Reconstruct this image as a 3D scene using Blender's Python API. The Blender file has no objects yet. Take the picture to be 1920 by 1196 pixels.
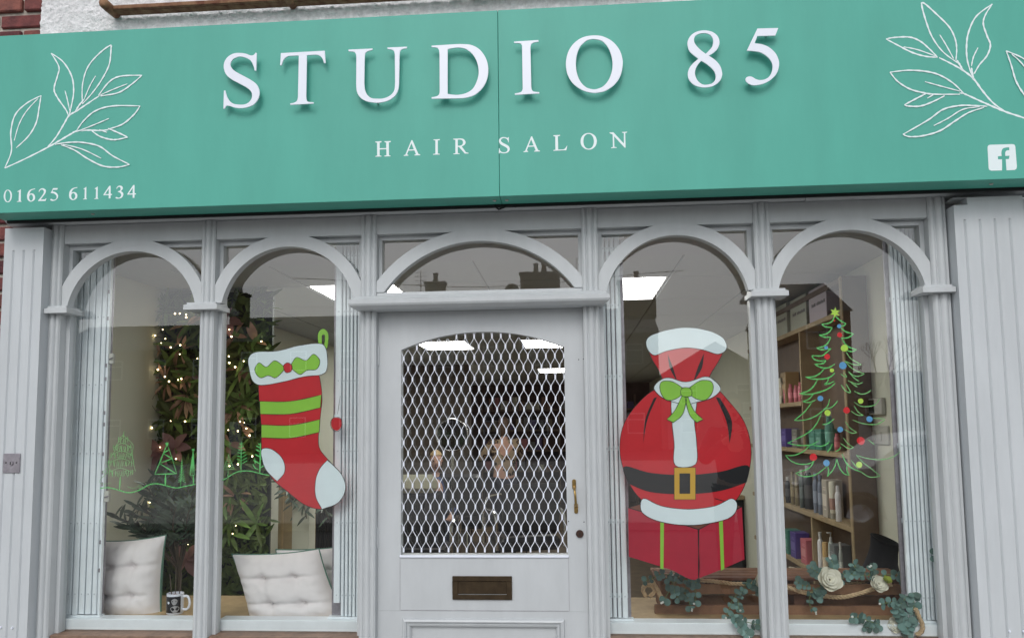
import bpy, bmesh, math, random
from mathutils import Vector, Matrix, noise
from mathutils.geometry import tessellate_polygon
random.seed(7)
S = bpy.context.scene
COL = S.collection
R = math.radians

# ------------------------------------------------------------------ camera
FPX, CX, CY = 1450.0, 960.0, 670.0            # focal length and principal point in photo pixels (1920 x 1196)
YAW, PIT, ROL = 0.07427068, 0.08873218, 0.01177452
CAM = Vector((0.34, -3.15, 1.50))
RM = Matrix.Rotation(YAW, 3, 'Z') @ Matrix.Rotation(PIT, 3, 'X') @ Matrix.Rotation(ROL, 3, 'Y')
cd = bpy.data.cameras.new('camera'); cam = bpy.data.objects.new('camera', cd); COL.objects.link(cam)
cd.sensor_width = 36.0; cd.lens = FPX / 1920 * 36; cd.shift_y = (CY - 598) / 1920.0
cd.clip_start = 0.05; cd.clip_end = 600
M3 = Matrix((RM.col[0], RM.col[2], -RM.col[1])).transposed()
cam.matrix_world = Matrix.Translation(CAM) @ M3.to_4x4()
S.camera = cam
# ------------------------------------------------------------------ sky, sun, exposure
W = bpy.data.worlds.new('World'); S.world = W; W.use_nodes = True
nt = W.node_tree; nt.nodes.clear()
sky = nt.nodes.new('ShaderNodeTexSky'); sky.sky_type = 'NISHITA'; sky.sun_disc = False
sky.sun_elevation = R(40); sky.sun_rotation = R(185); sky.air_density = 1.0; sky.dust_density = 1.5; sky.ozone_density = 1.0
hsv = nt.nodes.new('ShaderNodeHueSaturation'); hsv.inputs['Saturation'].default_value = 0.28
bg = nt.nodes.new('ShaderNodeBackground'); bg.inputs[1].default_value = 0.145
wo = nt.nodes.new('ShaderNodeOutputWorld')
nt.links.new(sky.outputs[0], hsv.inputs['Color']); nt.links.new(hsv.outputs[0], bg.inputs[0]); nt.links.new(bg.outputs[0], wo.inputs[0])
sd = bpy.data.lights.new('sun', 'SUN'); sun = bpy.data.objects.new('sun', sd); COL.objects.link(sun)
sd.energy = 0.6; sd.angle = R(24); sd.color = (1.0, 0.98, 0.955)
sun.rotation_euler = (R(50), 0, R(-5)); sun.location = (0, -6, 8)
S.view_settings.view_transform = 'Standard'; S.view_settings.look = 'None'
S.view_settings.exposure = 0.36; S.view_settings.gamma = 1.0; S.view_settings.use_curve_mapping = False
S.render.engine = 'CYCLES'
S.cycles.max_bounces = 10; S.cycles.transparent_max_bounces = 16; S.cycles.glossy_bounces = 5

# ------------------------------------------------------------------ survey helpers: a photo pixel as a point of the place, on a plane at its true distance
def ray(px, py): return RM @ Vector(((px - CX) / FPX, 1.0, -(py - CY) / FPX))
def PY(px, py, Y):
    d = ray(px, py); return CAM + d * ((Y - CAM.y) / d.y)
def PX(px, py, X):
    d = ray(px, py); return CAM + d * ((X - CAM.x) / d.x)
def PZ(px, py, Z):
    d = ray(px, py); return CAM + d * ((Z - CAM.z) / d.z)

# ------------------------------------------------------------------ materials
def mat(name, col, rough=0.5, metal=0.0, var=0.0, vscale=8.0, bump=0.0, bscale=60.0, spec=0.5, rnd=0.0, emit=None, estr=0.0, coat=0.0, col2=None, bdist=0.004, streak=0):
    m = bpy.data.materials.new(name); m.use_nodes = True
    n = m.node_tree.nodes; l = m.node_tree.links; p = n['Principled BSDF']
    p.inputs['Base Color'].default_value = (*col, 1); p.inputs['Roughness'].default_value = rough
    p.inputs['Metallic'].default_value = metal; p.inputs['Specular IOR Level'].default_value = spec
    p.inputs['Coat Weight'].default_value = coat
    tc = n.new('ShaderNodeTexCoord'); src = None
    if var > 0 or col2:
        nz = n.new('ShaderNodeTexNoise'); nz.inputs['Scale'].default_value = vscale; nz.inputs['Detail'].default_value = 6
        nz.inputs['Roughness'].default_value = 0.65
        if streak:
            mp = n.new('ShaderNodeMapping'); mp.inputs['Scale'].default_value = (1, 1, streak); l.new(tc.outputs['Object'], mp.inputs[0]); l.new(mp.outputs[0], nz.inputs['Vector'])
        else: l.new(tc.outputs['Object'], nz.inputs['Vector'])
        rp = n.new('ShaderNodeValToRGB'); rp.color_ramp.elements[0].position = 0.33; rp.color_ramp.elements[1].position = 0.67
        c2 = col2 if col2 else tuple(min(1, c * (1 + var)) for c in col)
        c1 = col if col2 else tuple(c * (1 - var) for c in col)
        rp.color_ramp.elements[0].color = (*c1, 1); rp.color_ramp.elements[1].color = (*c2, 1)
        l.new(nz.outputs['Fac'], rp.inputs[0]); src = rp.outputs[0]
    if rnd > 0:
        oi = n.new('ShaderNodeObjectInfo'); hs = n.new('ShaderNodeHueSaturation')
        mr = n.new('ShaderNodeMapRange'); mr.inputs[3].default_value = 1 - rnd; mr.inputs[4].default_value = 1 + rnd
        mh = n.new('ShaderNodeMapRange'); mh.inputs[3].default_value = 0.5 - rnd * 0.04; mh.inputs[4].default_value = 0.5 + rnd * 0.04
        l.new(oi.outputs['Random'], mr.inputs[0]); l.new(oi.outputs['Random'], mh.inputs[0])
        l.new(mr.outputs[0], hs.inputs['Value']); l.new(mh.outputs[0], hs.inputs['Hue'])
        if src: l.new(src, hs.inputs['Color'])
        else: hs.inputs['Color'].default_value = (*col, 1)
        src = hs.outputs[0]
    if src: l.new(src, p.inputs['Base Color'])
    if bump > 0:
        nb = n.new('ShaderNodeTexNoise'); nb.inputs['Scale'].default_value = bscale; nb.inputs['Detail'].default_value = 5
        l.new(tc.outputs['Object'], nb.inputs['Vector'])
        b = n.new('ShaderNodeBump'); b.inputs['Strength'].default_value = bump; b.inputs['Distance'].default_value = bdist
        l.new(nb.outputs['Fac'], b.inputs['Height']); l.new(b.outputs[0], p.inputs['Normal'])
    if emit:
        p.inputs['Emission Color'].default_value = (*emit, 1); p.inputs['Emission Strength'].default_value = estr
    return m
def glass_mat(name, tint=(0.93, 0.95, 0.94), boost=2.8, rough=0.0):
    m = bpy.data.materials.new(name); m.use_nodes = True
    n = m.node_tree.nodes; l = m.node_tree.links; n.clear()
    o = n.new('ShaderNodeOutputMaterial'); mx = n.new('ShaderNodeMixShader')
    t = n.new('ShaderNodeBsdfTransparent'); t.inputs[0].default_value = (*tint, 1)
    g = n.new('ShaderNodeBsdfGlossy'); g.inputs['Roughness'].default_value = rough
    f = n.new('ShaderNodeFresnel'); ge = n.new('ShaderNodeNewGeometry'); mi = n.new('ShaderNodeMapRange'); mi.inputs[3].default_value = 1.5; mi.inputs[4].default_value = 1 / 1.5
    l.new(ge.outputs['Backfacing'], mi.inputs[0]); l.new(mi.outputs[0], f.inputs[0])
    mu = n.new('ShaderNodeMath'); mu.operation = 'MULTIPLY'; mu.inputs[1].default_value = boost; mu.use_clamp = True
    l.new(f.outputs[0], mu.inputs[0]); l.new(mu.outputs[0], mx.inputs[0]); l.new(t.outputs[0], mx.inputs[1]); l.new(g.outputs[0], mx.inputs[2])
    l.new(mx.outputs[0], o.inputs[0]); return m
MT = {}
MT['paint'] = mat('pale_grey_gloss_paint', (0.515, 0.54, 0.552), 0.45, var=0.045, vscale=14, streak=.35, bump=0.12, bscale=90, bdist=0.002)
MT['paint_d'] = mat('door_satin_paint', (0.515, 0.54, 0.555), 0.42, var=0.05, vscale=9, streak=.3, bump=0.12, bscale=70, bdist=0.002)
MT['board'] = mat('grey_board_paint', (0.535, 0.565, 0.585), 0.6, var=0.05, vscale=13, streak=.2, bump=0.2, bscale=50, bdist=0.003)
MT['green'] = mat('sage_green_panel', (0.086, 0.40, 0.318), 0.46, var=0.05, vscale=6, streak=.22, bump=0.10, bscale=5, bdist=0.02, spec=0.35)
MT['white'] = mat('white_acrylic', (0.80, 0.84, 0.93), 0.3)
MT['vinyl'] = mat('white_vinyl', (0.78, 0.88, 0.89), 0.4)
MT['black'] = mat('black_gap', (0.012, 0.012, 0.013), 0.7)
MT['bolt'] = mat('zinc_bolt', (0.5, 0.5, 0.47), 0.4, 0.6)
MT['upvc'] = mat('white_powder_coat', (0.84, 0.90, 0.94), 0.32, var=0.05, vscale=10)
MT['rivet'] = mat('white_rivet', (0.62, 0.68, 0.72), 0.3)
MT['glass'] = glass_mat('window_glass')
MT['brick'] = mat('red_brick', (0.23, 0.068, 0.060), 0.9, col2=(0.11, 0.038, 0.038), vscale=22, bump=0.8, bscale=70, rnd=0.35, bdist=0.006)
MT['mortar'] = mat('mortar', (0.42, 0.38, 0.33), 0.95, var=0.2, vscale=30, bump=0.6, bscale=120)
MT['render'] = mat('white_roughcast', (0.78, 0.77, 0.78), 0.9, var=0.14, vscale=45, bump=0.9, bscale=150, bdist=0.006)
MT['rust'] = mat('rusty_iron', (0.13, 0.038, 0.018), 0.8, col2=(0.30, 0.17, 0.09), vscale=22, bump=0.5, bscale=80)
MT['wood'] = mat('sill_wood', (0.20, 0.125, 0.085), 0.6, var=0.3, vscale=25, bump=0.2, bscale=60)
MT['brass'] = mat('aged_brass', (0.42, 0.28, 0.10), 0.28, 0.9, var=0.35, vscale=40)
MT['bronze'] = mat('dark_bronze', (0.075, 0.052, 0.030), 0.32, 0.55, var=0.25, vscale=30)
MT['lockbrown'] = mat('brown_lock', (0.06, 0.03, 0.022), 0.4, 0.3)
MT['steel'] = mat('dull_steel_plate', (0.33, 0.31, 0.34), 0.45, 0.6, var=0.2, vscale=30)
MT['wall_in'] = mat('cream_plaster', (0.70, 0.71, 0.59), 0.9, var=0.03, vscale=3)
MT['ceil'] = mat('ceiling_tile', (0.43, 0.445, 0.45), 0.9, var=0.04, vscale=40)
MT['soffit'] = mat('grey_soffit', (0.42, 0.42, 0.44), 0.8)
MT['tbar'] = mat('ceiling_grid_bar', (0.24, 0.24, 0.23), 0.6)
MT['lamp'] = mat('light_panel_diffuser', (0.9, 0.9, 0.9), 0.4, emit=(1.0, 0.98, 0.94), estr=12.0)
MT['lampframe'] = mat('light_panel_frame', (0.7, 0.7, 0.7), 0.4)
MT['floorwood'] = mat('oak_floor', (0.12, 0.085, 0.05), 0.45, var=0.25, vscale=9)
MT['dark'] = mat('dark_vinyl', (0.018, 0.018, 0.020), 0.35)
MT['darkwall'] = mat('dark_feature_wall', (0.085, 0.062, 0.055), 0.85, var=0.4, vscale=4)
MT['chrome'] = mat('chrome', (0.7, 0.7, 0.72), 0.15, 1.0)
MT['cream'] = mat('cream_fabric', (0.42, 0.41, 0.31), 0.9)
MT['cushion'] = mat('cream_cotton', (0.80, 0.765, 0.765), 0.95, var=0.03, vscale=12, bump=0.35, bscale=500, bdist=0.0015)
MT['cushgreen'] = mat('green_cushion_backing', (0.09, 0.20, 0.15), 0.9, bump=0.3, bscale=300)
MT['bench'] = mat('ply_bench', (0.42, 0.30, 0.16), 0.5, var=0.18, vscale=14)
MT['crate'] = mat('reclaimed_wood', (0.16, 0.08, 0.046), 0.7, col2=(0.27, 0.14, 0.08), vscale=12, bump=0.3, bscale=40, rnd=0.25)
MT['shelf'] = mat('shelf_pine', (0.38, 0.29, 0.17), 0.55, var=0.15, vscale=10)
MT['shelfside'] = mat('shelf_dark_veneer', (0.15, 0.105, 0.075), 0.5, var=0.15, vscale=10)
MT['rope'] = mat('jute_rope', (0.52, 0.38, 0.23), 0.9, var=0.2, vscale=60, bump=0.4, bscale=200)
MT['euca'] = mat('eucalyptus_leaf', (0.10, 0.18, 0.155), 0.6, var=0.2, vscale=30, rnd=0.45)
MT['eucastem'] = mat('eucalyptus_stem', (0.14, 0.20, 0.08), 0.7)
MT['bud'] = mat('white_bud', (0.7, 0.72, 0.68), 0.7)
MT['rose'] = mat('white_silk_rose', (0.74, 0.72, 0.60), 0.8, var=0.05, vscale=30)
MT['rosegreen'] = mat('lime_rosebud', (0.30, 0.36, 0.05), 0.7)
MT['leafdark'] = mat('dark_laurel_leaf', (0.075, 0.115, 0.075), 0.45, var=0.3, vscale=20, rnd=0.5)
MT['leafgreen'] = mat('moss_green_leaf', (0.17, 0.27, 0.06), 0.5, var=0.4, vscale=12, rnd=0.5)
MT['leafstuff'] = mat('plant_wall_green', (0.04, 0.08, 0.018), 0.6, col2=(0.16, 0.23, 0.05), vscale=9)
MT['copper'] = mat('copper_leaf', (0.50, 0.30, 0.20), 0.4, 0.25, var=0.3, vscale=16, rnd=0.35)
MT['pink'] = mat('dusty_pink_petal', (0.46, 0.25, 0.24), 0.6, var=0.2, vscale=16, rnd=0.2)
MT['fairy'] = mat('fairy_bulb', (1, 0.8, 0.5), 0.4, emit=(1.0, 0.76, 0.42), estr=9)
MT['wire'] = mat('dark_wire', (0.02, 0.03, 0.02), 0.6)
MT['bark'] = mat('bark', (0.09, 0.07, 0.05), 0.9)
MT['redp'] = mat('red_window_paint', (0.56, 0.012, 0.022), 0.45, var=0.06, vscale=9)
MT['whitep'] = mat('pale_blue_white_paint', (0.72, 0.82, 0.85), 0.5, var=0.03, vscale=9)
MT['blackp'] = mat('black_window_paint', (0.006, 0.006, 0.008), 0.4)
MT['limep'] = mat('lime_window_paint', (0.27, 0.58, 0.055), 0.5, var=0.05, vscale=9)
MT['goldp'] = mat('gold_window_paint', (0.62, 0.36, 0.015), 0.5)
MT['brownp'] = mat('brown_window_paint', (0.18, 0.055, 0.03), 0.5)
MT['boxredp'] = mat('crimson_window_paint', (0.42, 0.010, 0.035), 0.5, var=0.08, vscale=9)
MT['tree'] = mat('mint_window_paint', (0.13, 0.62, 0.16), 0.5)
MT['treeb'] = mat('soft_green_window_paint', (0.22, 0.60, 0.20), 0.6, var=0.25, vscale=14)
MT['star'] = mat('yellow_green_window_paint', (0.52, 0.80, 0.10), 0.5)
MT['bluep'] = mat('blue_window_paint', (0.12, 0.38, 0.70), 0.5)
MT['redb'] = mat('bright_red_window_paint', (0.75, 0.02, 0.03), 0.5)
MT['tarmac'] = mat('asphalt', (0.055, 0.055, 0.058), 0.9, var=0.2, vscale=3, bump=0.4, bscale=80)
MT['paving'] = mat('concrete_paving', (0.36, 0.35, 0.33), 0.9, var=0.1, vscale=2)
MT['farbrick'] = mat('terrace_brick', (0.13, 0.065, 0.05), 0.9, var=0.2, vscale=1.5)
MT['farrend'] = mat('terrace_pale_render', (0.52, 0.51, 0.47), 0.9, var=0.05)
MT['slate'] = mat('roof_slate', (0.07, 0.07, 0.085), 0.7, var=0.2, vscale=1.5)
MT['farstone'] = mat('chimney_stone', (0.13, 0.105, 0.075), 0.9, var=0.2, vscale=2)
MT['farglass'] = mat('far_window_glass', (0.03, 0.035, 0.04), 0.1)
MT['farwhite'] = mat('far_white_frame', (0.75, 0.75, 0.75), 0.5)
MT['skin'] = mat('skin', (0.45, 0.26, 0.19), 0.55)
MT['hair_b'] = mat('brown_hair', (0.07, 0.04, 0.025), 0.6)
MT['hair_l'] = mat('fair_hair', (0.35, 0.25, 0.13), 0.6)
MT['navy'] = mat('navy_coat', (0.012, 0.014, 0.028), 0.8)
MT['bluecape'] = mat('blue_salon_cape', (0.02, 0.04, 0.12), 0.6)
MT['phone'] = mat('phone_black', (0.01, 0.01, 0.012), 0.2)
MT['sw'] = mat('white_plastic_switch', (0.55, 0.55, 0.50), 0.4)
MT['screen'] = mat('dark_screen', (0.03, 0.035, 0.03), 0.15)
def colmat(name, c, rough=0.45): return mat(name, c, rough)

# leopard print cloth
def leopard():
    m = bpy.data.materials.new('leopard_print'); m.use_nodes = True
    n = m.node_tree.nodes; l = m.node_tree.links; p = n['Principled BSDF']; p.inputs['Roughness'].default_value = 0.8
    tc = n.new('ShaderNodeTexCoord'); v = n.new('ShaderNodeTexVoronoi'); v.inputs['Scale'].default_value = 16
    l.new(tc.outputs['Object'], v.inputs[0]); r = n.new('ShaderNodeValToRGB')
    e = r.color_ramp.elements; e[0].position = 0.18; e[0].color = (0.22, 0.13, 0.06, 1); e[1].position = 0.24; e[1].color = (0.02, 0.012, 0.01, 1)
    a = e.new(0.42); a.color = (0.03, 0.015, 0.01, 1); b = e.new(0.48); b.color = (0.27, 0.20, 0.13, 1)
    l.new(v.outputs['Distance'], r.inputs[0]); l.new(r.outputs[0], p.inputs['Base Color']); return m
MT['leopard'] = leopard()

# ------------------------------------------------------------------ object helpers
def tag(o, label=None, cat=None, group=None, kind=None):
    if label: o['label'] = label
    if cat: o['category'] = cat
    if group: o['group'] = group
    if kind: o['kind'] = kind
    return o
def link(o, parent=None):
    COL.objects.link(o)
    if parent:
        o.parent = parent; o.matrix_parent_inverse = Matrix.Translation(-world_loc(parent))
    return o
def world_loc(o):
    v = o.location.copy()
    return v
def thing(name, loc, label, cat, group=None, kind=None):
    o = bpy.data.objects.new(name, None); COL.objects.link(o); o.location = loc; o.empty_display_size = 0.05
    return tag(o, label, cat, group, kind)
def obj(name, verts, faces, m, parent=None, smooth=False, loc=None):
    me = bpy.data.meshes.new(name); me.from_pydata([tuple(v) for v in verts], [], faces); me.update()
    if smooth:
        for p in me.polygons: p.use_smooth = True
    if isinstance(m, str): m = MT[m]
    me.materials.append(m)
    o = bpy.data.objects.new(name, me)
    if loc is not None: o.location = loc
    if parent is not None:
        COL.objects.link(o); o.parent = parent
        base = chain(parent)
        o.matrix_parent_inverse = Matrix.Translation(-base)
    else: COL.objects.link(o)
    return o
def chain(p):                       # world position of a parent (all parents are only translated)
    v = Vector((0, 0, 0))
    while p is not None:
        v += p.location
        v += p.matrix_parent_inverse.translation if p.parent else Vector((0, 0, 0))
        p = p.parent
    return v
def inst(src, name, parent, M):     # a piece that shares its mesh
    o = bpy.data.objects.new(name, src.data if hasattr(src, 'data') else src); COL.objects.link(o); o.parent = parent
    if parent is not None: o.matrix_parent_inverse = Matrix.Translation(-chain(parent))
    o.matrix_basis = M; return o
class MB:
    def __init__(s): s.v = []; s.f = []
    def add(s, vs, fs):
        b = len(s.v); s.v += [Vector(v) for v in vs]; s.f += [tuple(b + i for i in f) for f in fs]; return s
    def box(s, x0, x1, y0, y1, z0, z1, bev=0.0):
        if bev <= 0:
            return s.add([(x, y, z) for x in (x0, x1) for y in (y0, y1) for z in (z0, z1)],
                         [(0, 1, 3, 2), (4, 6, 7, 5), (0, 4, 5, 1), (2, 3, 7, 6), (0, 2, 6, 4), (1, 5, 7, 3)])
        b = bmesh.new(); bmesh.ops.create_cube(b, size=1)
        for v in b.verts: v.co = Vector(((x0 + x1) / 2 + v.co.x * (x1 - x0), (y0 + y1) / 2 + v.co.y * (y1 - y0), (z0 + z1) / 2 + v.co.z * (z1 - z0)))
        bmesh.ops.bevel(b, geom=b.edges[:], offset=bev, segments=1, affect='EDGES')
        b.verts.ensure_lookup_table(); vs = [v.co.copy() for v in b.verts]; fs = [[v.index for v in f.verts] for f in b.faces]; b.free()
        return s.add(vs, fs)
    def tube(s, pts, r, n=8, caps=True):
        pts = [Vector(p) for p in pts]; rr = r if isinstance(r, (list, tuple)) else [r] * len(pts)
        vs = []; ref = None
        for i, p in enumerate(pts):
            t = (pts[min(i + 1, len(pts) - 1)] - pts[max(i - 1, 0)])
            t = t.normalized() if t.length > 1e-9 else Vector((0, 0, 1))
            if ref is None: ref = Vector((0, 0, 1)) if abs(t.z) < 0.9 else Vector((1, 0, 0))
            a = (ref - t * ref.dot(t)).normalized(); ref = a; b = t.cross(a)
            for k in range(n):
                an = 2 * math.pi * k / n; vs.append(p + (a * math.cos(an) + b * math.sin(an)) * rr[i])
        fs = [(i * n + k, i * n + (k + 1) % n, (i + 1) * n + (k + 1) % n, (i + 1) * n + k) for i in range(len(pts) - 1) for k in range(n)]
        if caps: fs += [tuple(range(n - 1, -1, -1)), tuple((len(pts) - 1) * n + k for k in range(n))]
        return s.add(vs, fs)
    def prism(s, poly, axis, a0, a1):     # poly in the two remaining axes
        n = len(poly)
        def V(p, a):
            return {'x': (a, p[0], p[1]), 'y': (p[0], a, p[1]), 'z': (p[0], p[1], a)}[axis]
        vs = [V(p, a0) for p in poly] + [V(p, a1) for p in poly]
        fs = [(i, (i + 1) % n, n + (i + 1) % n, n + i) for i in range(n)]
        for t in tessellate_polygon([[Vector((p[0], p[1], 0)) for p in poly]]):
            fs.append(tuple(t)); fs.append(tuple(n + i for i in reversed(t)))
        return s.add(vs, fs)
    def lathe(s, prof, c, n=16, axis='z'):
        vs = []
        for r, h in prof:
            for k in range(n):
                a = 2 * math.pi * k / n; u, w = r * math.cos(a), r * math.sin(a)
                vs.append(Vector(c) + (Vector((u, w, h)) if axis == 'z' else Vector((u, h, w))))
        fs = [(i * n + k, i * n + (k + 1) % n, (i + 1) * n + (k + 1) % n, (i + 1) * n + k) for i in range(len(prof) - 1) for k in range(n)]
        fs += [tuple(range(n)), tuple((len(prof) - 1) * n + k for k in range(n))]
        return s.add(vs, fs)
    def build(s, name, m, parent=None, smooth=False, recalc=True):
        o = obj(name, s.v, s.f, m, parent, smooth)
        if recalc:
            b = bmesh.new(); b.from_mesh(o.data); bmesh.ops.recalc_face_normals(b, faces=b.faces); b.to_mesh(o.data); b.free()
        return o
def shade_auto(o, ang=35):
    for p in o.data.polygons: p.use_smooth = True
    o.data.set_sharp_from_angle(angle=R(ang)); return o
def cr(pts, sub=8, closed=False):            # Catmull-Rom through points (any dimension)
    pts = [Vector(p) for p in pts]; n = len(pts)
    if n < 3 and not closed: return pts
    out = []
    rng = n if closed else n - 1
    for i in range(rng):
        if closed: p0, p1, p2, p3 = pts[(i - 1) % n], pts[i], pts[(i + 1) % n], pts[(i + 2) % n]
        else: p0, p1, p2, p3 = pts[max(i - 1, 0)], pts[i], pts[i + 1], pts[min(i + 2, n - 1)]
        for k in range(sub):
            t = k / sub
            out.append(0.5 * ((2 * p1) + (p2 - p0) * t + (2 * p0 - 5 * p1 + 4 * p2 - p3) * t * t + (3 * p1 - p0 - 3 * p2 + p3) * t ** 3))
    if not closed: out.append(pts[-1])
    return out
def contour(pts, sub=7):                     # closed outline; 3-tuples are corners
    c = [i for i, p in enumerate(pts) if len(p) == 3]
    P2 = [(p[0], p[1]) for p in pts]
    if not c: return cr(P2, sub, True)
    out = []
    for a in range(len(c)):
        i, j = c[a], c[(a + 1) % len(c)]
        run = []
        k = i
        while True:
            run.append(P2[k])
            if k == j and len(run) > 1: break
            k = (k + 1) % len(P2)
        s = cr(run, sub) if len(run) > 2 else [Vector(q) for q in run]
        out += s[:-1]
    return out
def flat(name, outlines, conv, m, parent=None, depth=0.0, off=0.0):
    """filled outline(s) on an XZ plane; conv maps 2D -> world point; extruded back by depth"""
    cs = [[conv(p[0], p[1]) for p in o] for o in outlines]
    cu = bpy.data.curves.new('t', 'CURVE'); cu.dimensions = '2D'; cu.fill_mode = 'BOTH'
    y = cs[0][0].y
    for c in cs:
        sp = cu.splines.new('POLY'); sp.points.add(len(c) - 1); sp.use_cyclic_u = True
        for i, p in enumerate(c): sp.points[i].co = (p.x, p.z, 0, 1)
    cu.extrude = depth / 2; cu.bevel_depth = 0
    to = bpy.data.objects.new('t', cu); COL.objects.link(to)
    me = bpy.data.meshes.new_from_object(to.evaluated_get(bpy.context.evaluated_depsgraph_get()))
    bpy.data.objects.remove(to); bpy.data.curves.remove(cu)
    vs = [Vector((v.co.x, y + off + depth / 2 - v.co.z, v.co.y)) for v in me.vertices]
    fs = [tuple(p.vertices) for p in me.polygons]; bpy.data.meshes.remove(me)
    return obj(name, vs, fs, m, parent)
def ribbon(mb, pts, w, y, taper=0.0, sub=7):        # pts world (x,z) ; flat stroke facing -y
    p = cr(pts, sub) if len(pts) > 2 else [Vector(pts[0]).lerp(Vector(pts[1]), k / 4) for k in range(5)]
    n = len(p); vs = []
    for i, q in enumerate(p):
        t = p[min(i + 1, n - 1)] - p[max(i - 1, 0)]
        if t.length < 1e-9: t = Vector((1, 0))
        t = t.normalized(); nn = Vector((-t.y, t.x)); f = i / (n - 1)
        k = 1 - taper * (abs(2 * f - 1) ** 2.0)
        hw = w / 2 * k * (0.9 + 0.2 * math.sin(i * 1.7 + y * 9000))
        vs += [(q.x + nn.x * hw, y, q.y + nn.y * hw), (q.x - nn.x * hw, y, q.y - nn.y * hw)]
    mb.add(vs, [(2 * i, 2 * i + 1, 2 * i + 3, 2 * i + 2) for i in range(n - 1)])
def disc(x, y, z, r, n=18, wob=0.04):
    return [(x + r * (1 + wob * math.sin(3 * a + x * 50)) * math.cos(a), z + r * (1 + wob * math.sin(2 * a + z * 60)) * math.sin(a)) for a in [2 * math.pi * k / n for k in range(n)]]
XZ = lambda y: (lambda a, b: Vector((a, y, b)))
# ================================================================== GROUND, STREET (seen only as reflections in the glass)
def struct(o): return tag(o, kind='structure')
struct(MB().box(-160, 160, -160, 160, -0.20, -0.13).build('ground', 'tarmac'))
struct(MB().box(-60, 60, -2.6, 0.02, -0.126, 0.0, 0.01).build('pavement', 'paving'))
struct(MB().box(-60, 60, -30, -9.0, -0.126, 0.0, 0.01).build('far_pavement', 'paving'))
# ================================================================== BUILDING SHELL
bw = thing('brick_wall', (-2.3, 0.05, 0), 'red brick wall with pale mortar at the left edge beside the shopfront', 'wall')
MB().box(-2.95, -1.995, 0.052, 0.25, 0, 4.3).build('mortar_bed', 'mortar', bw)
proto = None; cnt = 0
for c in range(57):
    z0 = c * 0.0755
    xs = -2.95 + (0.1125 if c % 2 else 0.0)
    x = -1.999
    k = 0
    hw = [0.103, 0.215] if c % 2 else [0.215, 0.215]
    while x > -2.9:
        wd = (0.103 if (k == 0 and c % 2) else 0.215) if c % 4 != 3 else 0.103
        if wd == 0.103 and c % 4 == 3 and x < -2.5: break
        b = MB()
        j = lambda: random.uniform(-0.003, 0.003)
        if z0 < 2.3 and x < -2.45: break
        b.box(x - wd, x, 0.036 + j() * 1.5, 0.08, z0 + 0.0075, z0 + 0.0665 + j() * 0.5, 0.005)
        b.build('brick', 'brick', bw); cnt += 1
        x -= wd + 0.013; k += 1
nb = thing('neighbouring_wall', (4.4, 0.1, 0), 'plain rendered wall of the next building beyond the right pilaster', 'wall')
MB().box(2.602, 7.0, 0.0, 0.25, 0, 4.3).build('wall_face', 'board', nb)
MB().box(2.602, 7.0, -0.03, -0.001, 0, 0.35, .004).build('plinth', 'paving', nb)
nb = thing('neighbouring_wall', (-5, 0.1, 0), 'plain brick coloured wall of the next building beyond the left brick edge', 'wall')
MB().box(-7.5, -2.952, 0.04, 0.25, 0, 4.3).build('wall_face', 'farbrick', nb)
MB().box(-7.5, -2.952, -0.0, 0.039, 0, 0.35, .004).build('plinth', 'paving', nb)
# roughcast upper wall: displaced sheet with thickness
def roughcast():
    x0, x1, z0, z1 = -1.985, 3.2, 3.0, 3.75; nx, nz = 900, 140
    vs = []; 
    for j in range(nz + 1):
        for i in range(nx + 1):
            x = x0 + (x1 - x0) * i / nx; z = z0 + (z1 - z0) * j / nz
            d = noise.noise(Vector((x * 60, 0, z * 60))) * 0.004 + noise.noise(Vector((x * 22, 3, z * 22))) * 0.005 + noise.noise(Vector((x * 140, 5, z * 140))) * 0.006
            xx = x + (noise.noise(Vector((0, 7, z * 40))) * 0.006 if i == 0 else 0)
            vs.append((xx, -0.012 - d, z))
    w = nx + 1
    fs = [(j * w + i, j * w + i + 1, (j + 1) * w + i + 1, (j + 1) * w + i) for j in range(nz) for i in range(nx)]
    b = len(vs)
    t = thing('roughcast_wall', (0, 0, 2.95), 'white roughcast rendered wall above the green shop sign', 'wall')
    o = obj('render_face', vs, fs, 'render', t, True)
    MB().box(x0 + 0.004, x1, 0.002, 0.25, z0, 4.3).build('wall_core', 'render', t)
roughcast()
# rusty rail on the roughcast wall
t = thing('rusty_rail', (-0.9, -0.05, 3.34), 'rusty flaking iron rail fixed across the white roughcast wall', 'rail')
mb = MB(); yy = -0.075
p0 = PY(212, 10, yy); p1 = PY(560, -1, yy)
zr = PY(240, 14, yy).z
mb.box(p0.x, 0.75, yy - 0.006, yy + 0.012, zr - .009, zr + .009, 0.002).box(p0.x, 0.75, yy + 0.0125, yy + 0.05, zr - .009, zr - .004)
mb.build('bar', 'rust', t)
for px, py in ((205, 14), (541, 6), (888, -8)):
    q = PY(px, py, yy); MB().lathe([(0.0, -0.052), (0.016, -0.05), (0.021, -0.04), (0.021, 0.0), (0.018, 0.055)], (q.x, yy, zr), 14, 'y').build('wall_fixing', 'rust', t, True)
mb = MB(); q = PY(203, -6, yy); mb.tube([(q.x - 0.004, yy - 0.01, zr + .02), (q.x - 0.008, yy - 0.02, zr + .10)], 0.009, 8); mb.build('hook', 'wire', t)

# ================================================================== SHOPFRONT
Z_SP = 2.035; Z_LB = 2.311
sf = thing('shopfront', (-0.028, 0, 0), 'pale grey painted timber shopfront of arches, reeded posts and grooved pilasters', 'shopfront')
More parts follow.
